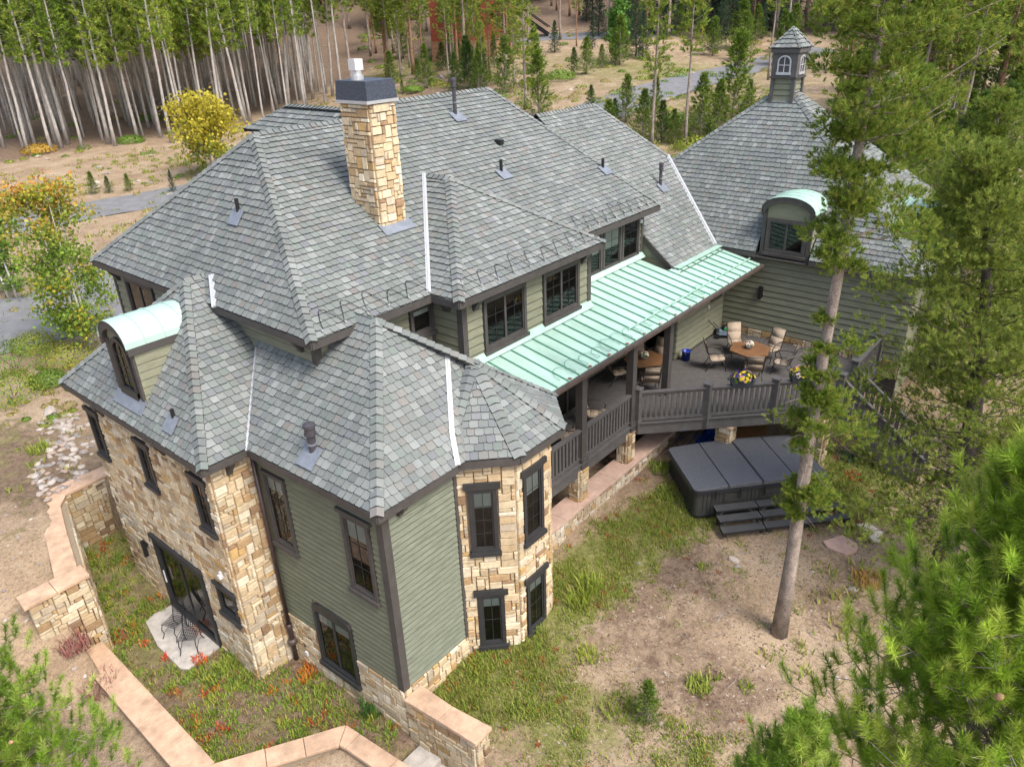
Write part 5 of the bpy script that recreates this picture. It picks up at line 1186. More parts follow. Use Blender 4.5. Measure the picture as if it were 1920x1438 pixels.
bistro((-1.72, 7.28, -1.44), R(200), 'black wrought-iron chair on the patio nearer the far wall lamp'); bistro((-1.72, 6.5, -1.44), R(225), 'black wrought-iron chair on the patio next to the red plant')

# ------------------------------------------------------------------ plants: generators
def needles(P, D, Ls, per, nlen, width, spread, cols, jit=.2):
    """needle triangles around shoots: P base, D direction, Ls length of each shoot"""
    P = np.asarray(P); D = np.asarray(D); n = len(P); k = n * per
    p = np.repeat(P, per, 0); d = np.repeat(D, per, 0); l = np.repeat(np.asarray(Ls), per); s_ = rng.uniform(0, 1, k)
    b0 = p + d * (l * s_)[:, None]; rv = rng.normal(size=(k, 3)); rv -= d * (rv * d).sum(1)[:, None]; rv /= np.linalg.norm(rv, axis=1)[:, None] + 1e-9
    th = spread * rng.uniform(.55, 1.25, k) * (1.1 - .5 * s_); nd = d * np.cos(th)[:, None] + rv * np.sin(th)[:, None]
    ln = nlen * rng.uniform(1 - jit * 2, 1 + jit, k); tip = b0 + nd * ln[:, None]; sd_ = np.cross(nd, rng.normal(size=(k, 3))); sd_ /= np.linalg.norm(sd_, axis=1)[:, None] + 1e-9
    w_ = (width * rng.uniform(.7, 1.3, k))[:, None]
    v = np.stack([b0 - sd_ * w_ * .6, b0 + sd_ * w_ * .6, b0 + nd * (ln * .6)[:, None] + sd_ * w_, tip, b0 + nd * (ln * .6)[:, None] - sd_ * w_], 1).reshape(-1, 3) if False else np.stack([b0 - sd_ * w_, b0 + sd_ * w_, tip], 1).reshape(-1, 3)
    f = np.arange(k * 3).reshape(-1, 3); sc_ = np.array(cols)[rng.integers(0, len(cols), n)] * rng.uniform(.75, 1.25, n)[:, None]
    return v, f, np.repeat(sc_, per, 0) * rng.uniform(.85, 1.15, k)[:, None]
def cat3(lst):
    v, f, c_ = [], [], []; b_ = 0
    for a, e, g in lst: v.append(a); f.append(e + b_); c_.append(g); b_ += len(a)
    return np.concatenate(v), np.concatenate(f), np.concatenate(c_)
PINE = [(.10, .17, .022), (.13, .21, .03), (.16, .245, .035), (.19, .27, .045), (.08, .14, .025)]
PINE_Y = PINE[1:4] + [(.25, .31, .05), (.22, .28, .055), (.17, .245, .035), (.29, .32, .07)]
DARKP = [(.045, .095, .022), (.06, .12, .026), (.085, .15, .03), (.11, .18, .035)]
SPRUCE = [(.055, .105, .06), (.075, .13, .08), (.10, .16, .11), (.05, .09, .04)]
def conifer(h, z0, rad, nb, per_b, shoot, per, nlen, width, cols, seed, trunk_r=.12, up=.25, upper=None, twig=True, bend=(0, 0), spread=.9, dead=0, blen=None, limb_r=.02, side=.35, pom=0, padr=.3, twigs=0, lift=0.0, inner=.75, toward=None, cull=None, whorl=0):
    """trunk with limbs (MB) and needle arrays. rad(t): crown radius at t in 0..1 from crown base to top"""
    global rng
    keep = rng; rng = np.random.default_rng(seed); rd = random.Random(seed)
    tr = MB(); tp = []; nseg = 9
    for i in range(nseg + 1):
        t = i / nseg; tp.append((bend[0] * t * t + .04 * rd.uniform(-1, 1) * (0 < i < nseg), bend[1] * t * t + .04 * rd.uniform(-1, 1) * (0 < i < nseg), h * t))
    axis = lambda z: V(*[np.interp(z, [q[2] for q in tp], [q[k] for q in tp]) for k in (0, 1)], z)
    tr.tube(tp, [trunk_r * (1.25 if i == 0 else 1) * (1 - .86 * (i / nseg) ** 1.2) for i in range(nseg + 1)], 8)
    P, D, Ls = [], [], []; az = rd.uniform(0, 6)
    for i in range(nb):
        t = (i + rd.random()) / nb; z = z0 + (h - z0) * t
        if whorl: z = z0 + whorl * round((z - z0) / whorl) + rd.uniform(-.1, .1)
        L = rad(t) * (rd.uniform(.3, 1.45) if whorl else rd.uniform(.5, 1.25))
        if L < .05: continue
        az += 2.4 + rd.uniform(-.5, .5)
        if toward is not None: L *= 1 + toward[2] * (math.cos(az) * toward[0] + math.sin(az) * toward[1])
        o = axis(z); u_ = up + .5 * t + rd.uniform(-.15, .2); d = nrm(V(math.cos(az), math.sin(az), u_))
        mid = o + d * L * .5 + V(0, 0, -.05 * L); end = o + d * L + V(0, 0, .08 * L)
        if twig: tr.tube([o, mid, end], [limb_r * (1.2 - .6 * t), limb_r * .6, limb_r * .25], 4, cap=False)
        for k in range(per_b):
            s_ = 1 - (rd.random() ** 1.3) * inner if k else 1.0; c0 = o + (mid - o) * (s_ * 2) if s_ < .5 else mid + (end - mid) * (s_ * 2 - 1)
            off = V(rd.gauss(0, 1), rd.gauss(0, 1), rd.gauss(0, .5)) * side * L * .4 * (.4 + s_ * .6) * (k > 0); c_ = c0 + off
            dd = nrm(d * .8 * (1 - lift) + nrm(off + 1e-6) * .5 + V(0, 0, .4 + lift + rd.uniform(-.2, .3)))
            if twigs: tr.tube([c0, c_, c_ + dd * shoot * .9], [limb_r * .35, limb_r * .28, limb_r * .2], 3, cap=False)
            if not pom: P.append(c_); D.append(dd); Ls.append(shoot * rd.uniform(.6, 1.2))
            if pom:
                pr_ = padr * rd.uniform(.6, 1.2) * min(1, .45 + L / 1.2)
                for q in range(max(2, int(pom * rd.uniform(.6, 1.2)))):
                    nn = nrm(V(rd.gauss(0, 1), rd.gauss(0, 1), rd.gauss(.35, .8))); P.append(c_ + nn * V(1, 1, .5) * pr_ * rd.uniform(.6, 1)); D.append(nrm(nn * .8 + d * .2 + V(0, 0, .5))); Ls.append(shoot * rd.uniform(.5, 1.1))
    P.append(axis(h) - V(0, 0, .1)); D.append(V(0, 0, 1)); Ls.append(shoot * 1.3)
    for i in range(dead):
        z = rd.uniform(.15 * h, z0 + .3 * (h - z0)); a = rd.uniform(0, 6.28); L = rd.uniform(.25, 1.0) * (blen or 1); o = axis(z); d = V(math.cos(a), math.sin(a), rd.uniform(-.35, .15)) * L
        tr.tube([o, o + d * .5 + V(0, 0, .04), o + d + V(0, 0, -.1 * L)], [.012, .008, .004], 3, cap=False)
    if cull is not None:      # shoots far outside the picture are left off
        kp = []
        for i_, q in enumerate(P):
            g_ = proj(V(*q) + cull)
            if g_[2] > .3 and -320 < g_[0] < 2240 and -330 < g_[1] < 1760: kp.append(i_)
        P = [P[i_] for i_ in kp]; D = [D[i_] for i_ in kp]; Ls = [Ls[i_] for i_ in kp]
    nd = needles(P, D, Ls, per, nlen, width, spread, cols)
    rng = keep
    return tr, nd
def leafy(h, z0, rad, n, size, cols, seed, trunk_r=.05, stems=1, clump=.35, nb=26):
    """deciduous tree: leaf quads in clumps along limbs"""
    global rng
    keep = rng; rng = np.random.default_rng(seed); rd = random.Random(seed); tr = MB(); C_ = []
    for s_ in range(stems):
        bx, by = (rd.uniform(-.25, .25) * (stems > 1), rd.uniform(-.25, .25) * (stems > 1)); ln = (bx * 2 + rd.uniform(-.3, .3), by * 2 + rd.uniform(-.3, .3))
        tp = [(bx + ln[0] * t * t, by + ln[1] * t * t, h * .95 * t) for t in np.linspace(0, 1, 7)]; tr.tube(tp, [trunk_r * (1 - .85 * t) for t in np.linspace(0, 1, 7)], 6)
        for i in range(nb // stems):
            t = rd.uniform(0, 1); z = z0 + (h - z0) * t; o = V(np.interp(z, [q[2] for q in tp], [q[0] for q in tp]), np.interp(z, [q[2] for q in tp], [q[1] for q in tp]), z)
            a = rd.uniform(0, 6.28); L = rad(t) * rd.uniform(.4, 1.0); e = o + V(math.cos(a) * L, math.sin(a) * L, L * .55); tr.tube([o, (o + e) / 2 + V(0, 0, .05), e], [trunk_r * .3, trunk_r * .2, .005], 4, cap=False)
            C_ += [o + (e - o) * .55, e, e]
    C_ = np.array(C_); idx = rng.integers(0, len(C_), n); p = C_[idx] + rng.normal(size=(n, 3)) * clump * np.array([1, 1, .8])
    a = rng.normal(size=(n, 3)); a /= np.linalg.norm(a, axis=1)[:, None]; b_ = np.cross(a, rng.normal(size=(n, 3))); b_ /= np.linalg.norm(b_, axis=1)[:, None] + 1e-9
    s_ = size * rng.uniform(.6, 1.3, n)[:, None]; v = np.stack([p - a * s_, p + b_ * s_ * .8, p + a * s_, p - b_ * s_ * .8], 1).reshape(-1, 3); i4 = np.arange(n)[:, None] * 4
    hz = np.clip((p[:, 2] - z0) / (h - z0), 0, 1); side_ = p[:, 0]
    c_ = cols(hz, side_, rng.uniform(0, 1, n), rng.integers(0, 10 ** 6, len(C_))[idx]) * rng.uniform(.75, 1.25, n)[:, None]
    rng = keep
    return tr, (v, np.concatenate([i4 + np.array([0, 1, 2]), i4 + np.array([0, 2, 3])]), np.concatenate([c_, c_]))
def as_tree(name, label, cat, tr, nd, bark, leafmat_='needles', loc=(0, 0, 0), group=None, rz=0, crown='crown'):
    t_ = thing(name, label, cat, loc, rz, group); tr.build('trunk', bark, t_, True); obj_np(crown, *nd[:2], leafmat_, nd[2], t_); return t_
def height_for(p, top):
    lo, hi = p[2], p[2] + 60
    for _ in range(40):
        m_ = (lo + hi) / 2
        if proj((p[0], p[1], m_))[1] > top: lo = m_
        else: hi = m_
    return lo - p[2]

# ------------------------------------------------------------------ the dense lodgepole wood, upper left
lodge = []
for i in range(6):
    hh = 18 + i * .6; tr, nd = conifer(hh, hh * (.36 + .05 * (i % 3)), lambda t: 1.9 * (1 - t) ** .7 * (.45 + .55 * min(1, t * 3)) + .15, 74, 9, .34, 9, .34, .045, [tuple(1.25 * q for q in c3) for c3 in (PINE_Y if i % 2 else PINE)], 100 + i, trunk_r=.17, up=.1, dead=26, blen=1.3, bend=(random.uniform(-.4, .4), random.uniform(-.4, .4)))
    t_ = as_tree('lodgepole_pine', 'tall bare-trunked lodgepole pine in the dense wood behind the left roof', 'pine tree', tr, nd, 'bark_pale', group='pines of the dense wood'); lodge.append([t_, hh, False])
def put(lib, p, h, label=None, rz=None, group=None, sxy=1.0, tilt=None):
    e = random.choice(lib); s_ = h / e[1]; rz = random.uniform(0, 6.28) if rz is None else rz; sc_ = (s_ * sxy, s_ * sxy, s_); p = (p[0], p[1], p[2] - .05)
    if not e[2]: e[2] = True; t_ = e[0]; t_.location = p; t_.rotation_euler = (tilt[0], tilt[1], rz) if tilt else (0, 0, rz); t_.scale = sc_
    else: t_ = copy_tree(e[0], p, rz, None, sc_, tilt)
    if label: t_['label'] = label
    if group: t_['group'] = group
    return t_
eL, eR = ground_at(-160, 312), ground_at(655, 188); ed = nrm((eR - eL)[:2]); away = V(-ed[1], ed[0]); away = away if away @ CW[:2] > 0 else -away
cand, taken = [], []
edgepts = [(-60, 300), (8, 278), (45, 282), (98, 286), (128, 262), (158, 258), (193, 264), (228, 258), (258, 252), (296, 246), (322, 268), (352, 246), (385, 240), (425, 238), (470, 228), (512, 214), (540, 216), (575, 200), (610, 192), (640, 178)]
for px, py in edgepts: taken.append(ground_at(px, py)[:2])
for _ in range(9000):
    q = eL[:2] + ed * random.uniform(0, np.linalg.norm(eR - eL) * 1.0) + away * (random.random() ** 1.2) * 62 + away * 1.0
    pr_ = proj((q[0], q[1], float(H(q[0], q[1])) + 6))
    if not (-90 < pr_[0] < 760 - .12 * pr_[2]): continue
    dd_ = (q - eL[:2]) @ away
    if all(np.hypot(*(q - w_)) > (1.55 if dd_ < 25 else 2.1) for w_ in taken): taken.append(q)
    if len(taken) >= 292: break
for q in taken: put(lodge, (q[0], q[1], float(H(q[0], q[1]))), random.uniform(15.5, 20), sxy=random.uniform(.55, 1.1), tilt=(random.gauss(0, .028), random.gauss(0, .028)))

# ------------------------------------------------------------------ trees and shrubs behind the house
lodge2, young, spruce = [], [], []
for i in range(3):
    tr, nd = conifer(13, 5.2 + i, lambda t: 1.5 * (1 - t) ** .6 * (.5 + .5 * min(1, t * 3)) + .12, 52, 9, .3, 10, .27, .034, PINE_Y, 200 + i, trunk_r=.14, up=.15, dead=14)
    lodge2.append([as_tree('pine_tree', 'slender pine', 'pine tree', tr, nd, 'bark_red' if i == 1 else 'bark'), 13, False])
    tr, nd = conifer(6, .3, lambda t: 1.35 * (1 - t) ** .85 + .08, 95, 9, .24, 12, .18, .02, DARKP if i == 2 else PINE, 220 + i, trunk_r=.09, up=.3)
    young.append([as_tree('young_pine', 'young pine', 'pine tree', tr, nd, 'bark'), 6, False])
    tr, nd = conifer(8, .3, lambda t: 1.6 * (1 - t) ** .95 + .05, 130, 10, .22, 11, .16, .022, SPRUCE, 240 + i, trunk_r=.1, up=-.05, side=.3)
    spruce.append([as_tree('spruce_tree', 'spruce', 'spruce tree', tr, nd, 'bark_dark'), 8, False])
def tpx(lib, px, py, top, label, group=None, sxy=1.0):
    p = ground_at(px, py); return put(lib, p, max(.4, height_for(p, top)), label, None, group, sxy)
for px, py, top, lb in ((663, 190, -120, 'slender pine right behind the chimney cap'), (732, 148, -60, 'slender pine between the chimney and the tall vent pipe'), (752, 118, -40, 'thin pine on the bare slope right of the chimney'), (768, 128, -30, 'thin crooked pine on the bare slope right of the chimney'), (792, 120, 20, 'small-crowned pine on the green slope left of the red house'),
        (842, 158, -40, 'dark-trunked pine in front of the red house corner'), (893, 170, -10, 'pale-trunked pine in front of the red house wall'), (906, 172, 40, 'thin pine beside the pale-trunked pine at the red house'), (985, 205, -30, 'broad pale green pine right of the red house'), (964, 160, 20, 'slender pine just left of the broad pale green pine'),
        (1212, 85, -40, 'red-barked pine at the end of the neighbour drive'), (1081, 88, -60, 'pale-trunked pine on the neighbour drive edge'), (1222, 280, -70, 'tall pine with bare trunk right of the link roof ridge'), (1284, 275, -60, 'second tall bare-trunked pine right of the link roof'), (1440, 150, -90, 'pale thin pine trunk left of the cupola'),
        (1718, 290, -60, 'leaning pale pine behind the garage roof'), (1826, 190, -80, 'thin pale pine on the slope above the garage'), (1800, 200, 10, 'multi-stemmed pine on the slope above the garage'), (1770, 150, -60, 'pine on the far slope in the upper right'), (1662, 120, -40, 'pine on the far slope behind the cupola'), (1900, 170, -80, 'pine below the brown-roofed house')):
    tpx(lodge2, px, py, top, lb, 'pines on the slope behind the house', 1.35 if 'broad' in lb else 1.0)
for px, py, top, lb in ((1010, 222, 96, 'dense young pine just behind the main roof hip'), (880, 165, 78, 'bushy young pine below the red house'), (948, 175, 70, 'bushy young pine beside the broad pale pine'), (860, 128, 72, 'young pine at the foot of the red house stone base'), (1100, 140, 70, 'young pine on the bank above the road'), (1076, 138, 90, 'smaller young pine on the bank above the road'), (1128, 128, 84, 'roundish young pine on the bank above the road'),
        (1374, 232, 58, 'dense young pine standing before the road'), (1345, 250, 150, 'short young pine left of the dense young pine'), (1312, 262, 140, 'short young pine near the bare trunks'), (1205, 268, 170, 'young pine right of the link roof ridge'), (1152, 232, 185, 'small pine sapling above the link roof ridge'), (1108, 206, 160, 'small pine sapling left of the link roof ridge'), (1240, 265, 190, 'young pine in the gap between link roof and garage'),
        (1262, 270, 205, 'low young pine in the gap beside the garage hip'), (700, 195, 170, 'small pine seedling left of the tall vent pipe'), (755, 175, 150, 'small pine seedling on the bare slope'), (1402, 210, 150, 'young pine at the garage hip'), (1690, 330, 170, 'bushy pine behind the garage dormer'), (1752, 360, 210, 'bushy pine beside the second garage dormer'), (1640, 170, 60, 'young pine on the slope right of the cupola'), (1860, 330, 160, 'bushy pine right of the garage roof'), (1580, 130, 30, 'young pine on the slope behind the cupola'), (1718, 215, 120, 'young pine on the open slope in the upper right'),
        (178, 365, 322, 'small pine seedling on the bare bank beyond the drive'), (206, 362, 330, 'tiny pine seedling next to the other one on the bare bank'), (243, 358, 325, 'pine seedling on the bare bank nearer the roof'), (1212, 1352, 1275, 'pine seedling in the weeds at the bottom of the yard')):
    tpx(young, px, py, top, lb, 'young pines', 1.35)
for px, py, top, lb in ((1192, 108, -20, 'dark spruce beside the slender aspen'), (1205, 112, 10, 'bluish spruce on the bank by the neighbour drive'), (1352, 78, -20, 'blue spruce in the row above the road, first'), (1395, 92, 0, 'young green spruce in the row above the road'), (1428, 74, -10, 'dark spruce in the row above the road'), (1468, 72, -10, 'blue spruce just left of the cupola roof'), (1338, 96, 30, 'smaller blue spruce in the row above the road'), (326, 362, 318, 'small blue spruce by the drive at the roof edge'), (845, 122, 60, 'small blue spruce below the red house'), (1110, 92, 30, 'spruce at the neighbour drive')):
    tpx(spruce, px, py, top, lb, 'spruces behind the house')
# a few more in the far background so that the wood closes
for i in range(150):
    px = random.uniform(560, 1960); py = random.uniform(-30, 62) + (0 if px < 1300 else 10); p = ground_at(px, py)
    if 880 < px < 1260 and py > 12: continue
    if 60 < np.hypot(*(p - CAM)[:2]) < 330: put(lodge2 if random.random() < .75 else spruce, p, random.uniform(9, 15), 'pine or spruce far up the wooded hillside', None, 'far hillside trees', 1.3)
for n_, (x0, x1, y0, y1), lib, (h0, h1), lb, gp in ((42, (690, 1000, 40, 150), lodge2, (7, 12), 'pine in the loose stand around the red log house', 'loose stand around the red house'), (18, (690, 1010, 70, 185), young, (1.5, 4.5), 'young pine on the slope below the red log house', 'young pines below the red house'), (38, (1040, 1500, 15, 75), lodge2, (8, 13), 'pine above the road behind the spruce row', 'pines above the road'), (14, (1040, 1500, 60, 125), young, (1.5, 5), 'young pine among the spruces of the road bank', 'young pines on the road bank'), (14, (1040, 1500, 30, 100), spruce, (3, 7), 'spruce on the bank above the road', 'spruces on the road bank'),
        (34, (1545, 1920, 40, 300), lodge2, (6, 11), 'pine on the slope beyond the garage', 'pines beyond the garage'), (38, (1545, 1920, 80, 400), young, (2, 4.5), 'young pine on the slope beyond the garage', 'young pines beyond the garage'), (5, (1120, 1440, 215, 300), young, (1.5, 3.5), 'young pine in the hollow between house and road', 'young pines between house and road')):
    for i in range(n_):
        p = ground_at(random.uniform(x0, x1), random.uniform(y0, y1)); q = proj(p)
        if 17.5 < p[0] < 27 and -6 < p[1] < 9: continue
        put(lib, p, random.uniform(h0, h1), lb, None, gp, random.uniform(1.05, 1.6))
# aspens
def colA(h, s, r_, k):
    g = np.array([[.17, .27, .045]]) * np.ones((len(h), 1)); y = np.array([[.42, .36, .05]]); o = np.array([[.60, .27, .07]]); w_ = np.clip((h - .72) * 2.6 + (k % 7 - 3) * .10, 0, 1) * (r_ < .8); w2 = (k % 9 == 0) & (r_ < .7)
    c_ = g * (1 - w_[:, None]) + np.where((k % 5 < 3)[:, None], o, y) * w_[:, None]; return np.where(w2[:, None], y * .9, c_)
def colY(h, s, r_, k): return np.where((np.clip(h * 1.3 + (k % 5 - 2) * .12, 0, 1) > r_ * .9)[:, None], np.array([[.46, .40, .05]]), np.array([[.26, .31, .05]]))
def colG(h, s, r_, k): return np.where((np.clip(h * .9 - .35 + (k % 5 - 2) * .1, 0, 1) > r_)[:, None], np.array([[.44, .33, .08]]), np.array([[.13, .23, .04]]))
def colL(h, s, r_, k): return np.array([[.12, .25, .05]]) * np.ones((len(h), 1))
for px, py, top, colf, lb, rf, n_, st_ in ((172, 655, 352, colA, 'aspen turning orange at the top beside the asphalt drive', 1.12, 9500, 3), (30, 560, 345, colG, 'green and yellow aspen at the edge of the picture by the drive', .8, 3600, 2), (402, 330, 188, colY, 'yellow autumn aspen behind the roof edge', 1.7, 6000, 3), (1155, 118, -40, colL, 'slender bright green aspen above the road', .9, 2600, 1)):
    p = ground_at(px, py); h = height_for(p, top); tr, nd = leafy(h, h * .10, lambda t, rf=rf: rf * (.4 + .9 * math.sin(math.pi * min(1, t * .8 + .18))), n_, .068 * max(1, np.linalg.norm(p - CAM) / 36), colf, int(px), .06, st_, .3 * rf / 1.3, 60)
    as_tree('aspen_tree', lb, 'aspen tree', tr, nd, 'aspen_bark', 'leaves', p, 'aspens')
# shrubs
def shrub(px, py, w_, hgt, cols, label, n_=500, size=.035, name='shrub'):
    p = ground_at(px, py); v, f, c_ = petals(n_, (0, 0, hgt * .15), (w_, w_, hgt), cols, size); v = v * 1.0; t_ = thing(name, label, 'shrub', tuple(p)); obj_np('foliage', v, f, 'leaves', c_, t_)
    mb = MB()
    for k in range(5): a = k * 1.26; mb.tube([(0, 0, -.1), (math.cos(a) * w_ * .4, math.sin(a) * w_ * .4, hgt * .7)], [.015, .006], 4)
    mb.build('stems', 'bark_dark', t_); return t_
OR = [(.5, .22, .04), (.42, .27, .05), (.5, .14, .03)]; YG = [(.24, .30, .05), (.18, .26, .04), (.30, .30, .06)]; LG = [(.13, .22, .04), (.17, .27, .05), (.10, .18, .03)]; RD = [(.38, .05, .03), (.3, .09, .04), (.45, .16, .04)]
for px, py, w_, hg, cols, lb in ((75, 286, 1.6, .7, [(.5, .3, .04), (.42, .3, .06)], 'orange shrub at the edge of the dense wood'), (245, 268, 1.4, .6, LG, 'green shrub under the edge of the dense wood'), (280, 226, 1.4, .6, LG, 'green shrub among the trunks of the dense wood'), (520, 240, 1.3, .6, LG, 'green shrub above the roof edge'), (30, 690, 1.5, 1.1, LG, 'big green bush at the left picture edge'), (25, 745, 1.3, .9, LG + YG, 'second green bush at the left picture edge below the big one'), (130, 678, 1.2, .7, YG, 'yellow-green bush under the aspen'),
        (68, 655, 1.0, .7, YG, 'low yellow-green bush by the asphalt edge'), (95, 720, .7, .5, LG, 'small green bush beside the river rocks'), (1300, 285, 1.6, .9, YG, 'yellow-green bush behind the link roof'), (1270, 240, 1.5, .9, LG, 'green bush below the road'), (1050, 150, 1.6, .8, LG, 'green bush on the bank below the spruces'), (1000, 160, 1.4, .6, YG, 'yellow-green bush under the broad pale pine'), (1330, 285, 1.4, .8, [(.36, .3, .06), (.3, .3, .05)], 'yellowish bush beside the garage hip'), (775, 172, 1.1, .5, LG, 'low green bush on the bare slope')):
    shrub(px, py, w_, hg, cols, lb, 700 if py < 330 else 1500, .07 if py < 330 else .032)
# ------------------------------------------------------------------ the big pines on the right and the close ones
def at_depth(px, py, base): n = nrm(V(CW[0], CW[1], 0)); return onplane(px, py, V(*base), n)
b = ground_at(1461, 1187)
def r_p1(t):
    z = 3.6 + (16.5 - 3.6) * t
    if z < 4.4: return .34
    if z < 5.4: return 0
    if z < 6.9: return .44 if z < 6.2 else .34
    if z < 9.0: return .30 if (z * 7.3) % 1 < .12 else 0
    return (.85 + .6 * min(1, max(0, (z - 10) / 2.5))) * max(0, (17.2 - z) / 8) ** .4
tr, nd = conifer(16.8, 3.6, r_p1, 165, 5, .10, 29, .076, .0058, PINE_Y, 301, trunk_r=.165, up=.0, dead=26, limb_r=.02, side=.6, pom=24, padr=.30, toward=(CR[0], CR[1], .45), cull=b, whorl=.55, inner=.6)
as_tree('pine_tree', 'tall straight pine with a bare trunk standing in front of the hot tub', 'pine tree', tr, nd, 'bark', loc=tuple(b))
b = ground_at(1762, 1075); tp = at_depth(1850, 300, b); h2 = tp[2] - b[2]
tr, nd = conifer(h2, 1.1, lambda t: 2.9 * (1 - t) ** .5 * (.6 + .4 * min(1, t * 4)) + .15, 150, 8, .11, 25, .085, .0065, [(.30, .34, .075), (.26, .31, .065), (.20, .27, .05), (.15, .215, .04), (.24, .30, .05)], 302, trunk_r=.26, up=-.02, dead=70, blen=2.4, bend=(tp[0] - b[0], tp[1] - b[1]), limb_r=.022, side=.65, pom=16, padr=.34, cull=b, whorl=.6, inner=.6)
as_tree('pine_tree', 'broad pine with dark trunk and dead grey twigs right of the deck stair', 'pine tree', tr, nd, 'bark_dark', loc=tuple(b))
for px, py, top, rr_, lb, sd_, nb_ in ((1905, 700, 60, 2.3, 'full pine at the picture edge right of the garage', 303, 150), (1640, 560, 130, 1.6, 'loose pine close to the garage behind the tall straight pine', 304, 110), (1980, 900, 250, 2.2, 'pine half cut off by the picture edge above the cone-bearing pine', 305, 120), (1800, 520, 180, 1.9, 'open pine behind the garage corner', 306, 100), (1715, 690, 330, 1.7, 'yellow-green pine hiding the garage corner beside the deck stair', 307, 120)):
    b = ground_at(px, py); h_ = height_for(b, top)
    tr, nd = conifer(h_, h_ * .12, lambda t: rr_ * (1 - t) ** .6 * (.6 + .4 * min(1, t * 4)) + .12, int(nb_ * .62), 6, .14, 20, .11, .0082, PINE_Y, sd_, trunk_r=.2, up=.0, dead=24, limb_r=.035, side=.6, pom=19, padr=.42, cull=b, whorl=.65, inner=.65)
    as_tree('pine_tree', lb, 'pine tree', tr, nd, 'bark', loc=tuple(b))
NEAR = [(.19, .32, .03), (.25, .39, .05), (.31, .44, .065), (.15, .26, .03), (.38, .48, .10)]
def close_pine(apex, label, seed, hh, slope, nb_, per_b, nl, wd, per, cones, shoot=.15):
    gz_ = float(H(apex[0], apex[1])); h_ = apex[2] - gz_; z0 = h_ - hh
    tr, nd = conifer(h_, z0, lambda t: (1 - t) ** .8 * hh * slope + .05, nb_, per_b, shoot, per, nl, wd, NEAR, seed, trunk_r=.12, up=.25, limb_r=.010, spread=1.2, side=.36, twigs=1, lift=.7, inner=.7, cull=V(apex[0], apex[1], gz_))
    t_ = as_tree('pine_tree', label, 'pine tree', tr, nd, 'bark', loc=(apex[0], apex[1], gz_))
    rd = random.Random(seed); cone = MB().lathe([(.004, 0), (.016, .012), (.02, .025), (.014, .048), (.003, .062)], 9).mesh('cone', True); cone.materials.append(M['cone'])
    for i in range(cones):
        t = rd.uniform(.1, .9); z = z0 + hh * t; a = rd.uniform(0, 6.28); L = (1 - t) ** .8 * hh * slope * rd.uniform(.6, .98); o = bpy.data.objects.new('cone', cone); link(o, t_); o.location = (L * math.cos(a), L * math.sin(a), z + L * .35 + .05); o.rotation_euler = (rd.uniform(-.9, .9), rd.uniform(-.9, .9), 0)
    return t_
close_pine(CAM + ray(1990, 870) * 3.6, 'close bright green pine with cones filling the bottom right', 401, 2.7, .33, 190, 10, .072, .0020, 170, 28, .15)
close_pine(CAM + ray(1502, 1366) * 4.2, 'pine tip poking up at the bottom edge below the bare yard', 402, 1.0, .26, 60, 8, .06, .0018, 150, 5, .13)
close_pine(CAM + ray(-190, 1130) * 5.6, 'bright pine cut off by the bottom left corner', 403, 3.0, .31, 190, 12, .07, .0027, 95, 6, .15)

# ------------------------------------------------------------------ ground cover
GR = [(.17, .235, .035), (.22, .285, .05), (.28, .33, .07), (.20, .26, .045)]; DRY = [(.36, .31, .13), (.30, .26, .10), (.24, .25, .07)]
def scatter(n, dens, x0, x1, y0, y1, cls, avoid=None):
    """tufts placed where dens(x,y) allows; cls(x,y) -> (cols, height, blades, radius, width)"""
    out = []; k = 0; tries = 0
    while k < n and tries < n * 12:
        tries += 1; x = random.uniform(x0, x1); y = random.uniform(y0, y1)
        if random.random() > dens(x, y): continue
        cols, h, nb_, rad, wd = cls(x, y); v, f, c_ = blades(nb_, rad, h, cols, wd, .9); v = v + V(x, y, float(H(x, y)) - .01); out.append((v, f, c_)); k += 1
    return cat3(out)
def house_clear(x, y):
    if x > -.12 and y > 0 and x < 5.1 and y < 12: return False
    if x > -1.19 and y > 4.18 and x < 5 and y < 10.5: return False
    if inpoly(np.float64(x), np.float64(y), [(2.0, 0), (2.95, -.9), (4.15, -.9), (5.05, 0)]): return False
    return True
def dcourt(x, y):
    if not inpoly(np.float64(x), np.float64(y), COURT) or not house_clear(x, y) or y < .1 or (x > -2.3 and 5.9 < y < 8.5 and x < -1.1): return 0
    return max(.08, .5 + .7 * math.sin(x * 2.3 + 1.5 * math.sin(y * 1.1)) * math.cos(y * 1.7 + x))
def ccourt(x, y):
    r_ = random.random()
    k_ = math.sin(x * 3.1 + 2 * math.sin(y * 1.3)) * math.cos(y * 2.2 + x)
    if r_ < .54: return GR + LG + LG, random.uniform(.07, .17), 18, .15, .013
    if r_ < .84: return DRY + [(.2, .11, .06), (.26, .12, .06), (.17, .1, .06)], random.uniform(.05, .12), 14, .17, .011
    if k_ < .1: return YG, random.uniform(.1, .2), 14, .12, .014
    if r_ < .95: return OR + [(.35, .12, .05)], random.uniform(.08, .16), 14, .10, .014
    return RD, random.uniform(.1, .2), 14, .11, .014
v, f, c_ = scatter(1050, dcourt, -3.4, .1, .1, 12.3, ccourt); g = obj_np('court_grass', v, f, 'grass', c_); tag(g, 'green weeds with orange and red leaves in the sunken court', 'grass', kind='stuff')
def dyard(x, y):
    if not house_clear(x, y) or inpoly(np.float64(x), np.float64(y), COURT) or (x < .5 and y > -2.0): return 0
    m_ = float(grass_mask(np.array([x]), np.array([y]))[0]); n_ = .5 + .5 * math.sin(x * 1.9 + math.sin(y * 2.7)) * math.cos(y * 1.6 + 1.2 * math.sin(x * 1.3)); return max(.012, (m_ - .22) * 1.25 * n_) if y < .15 else 0
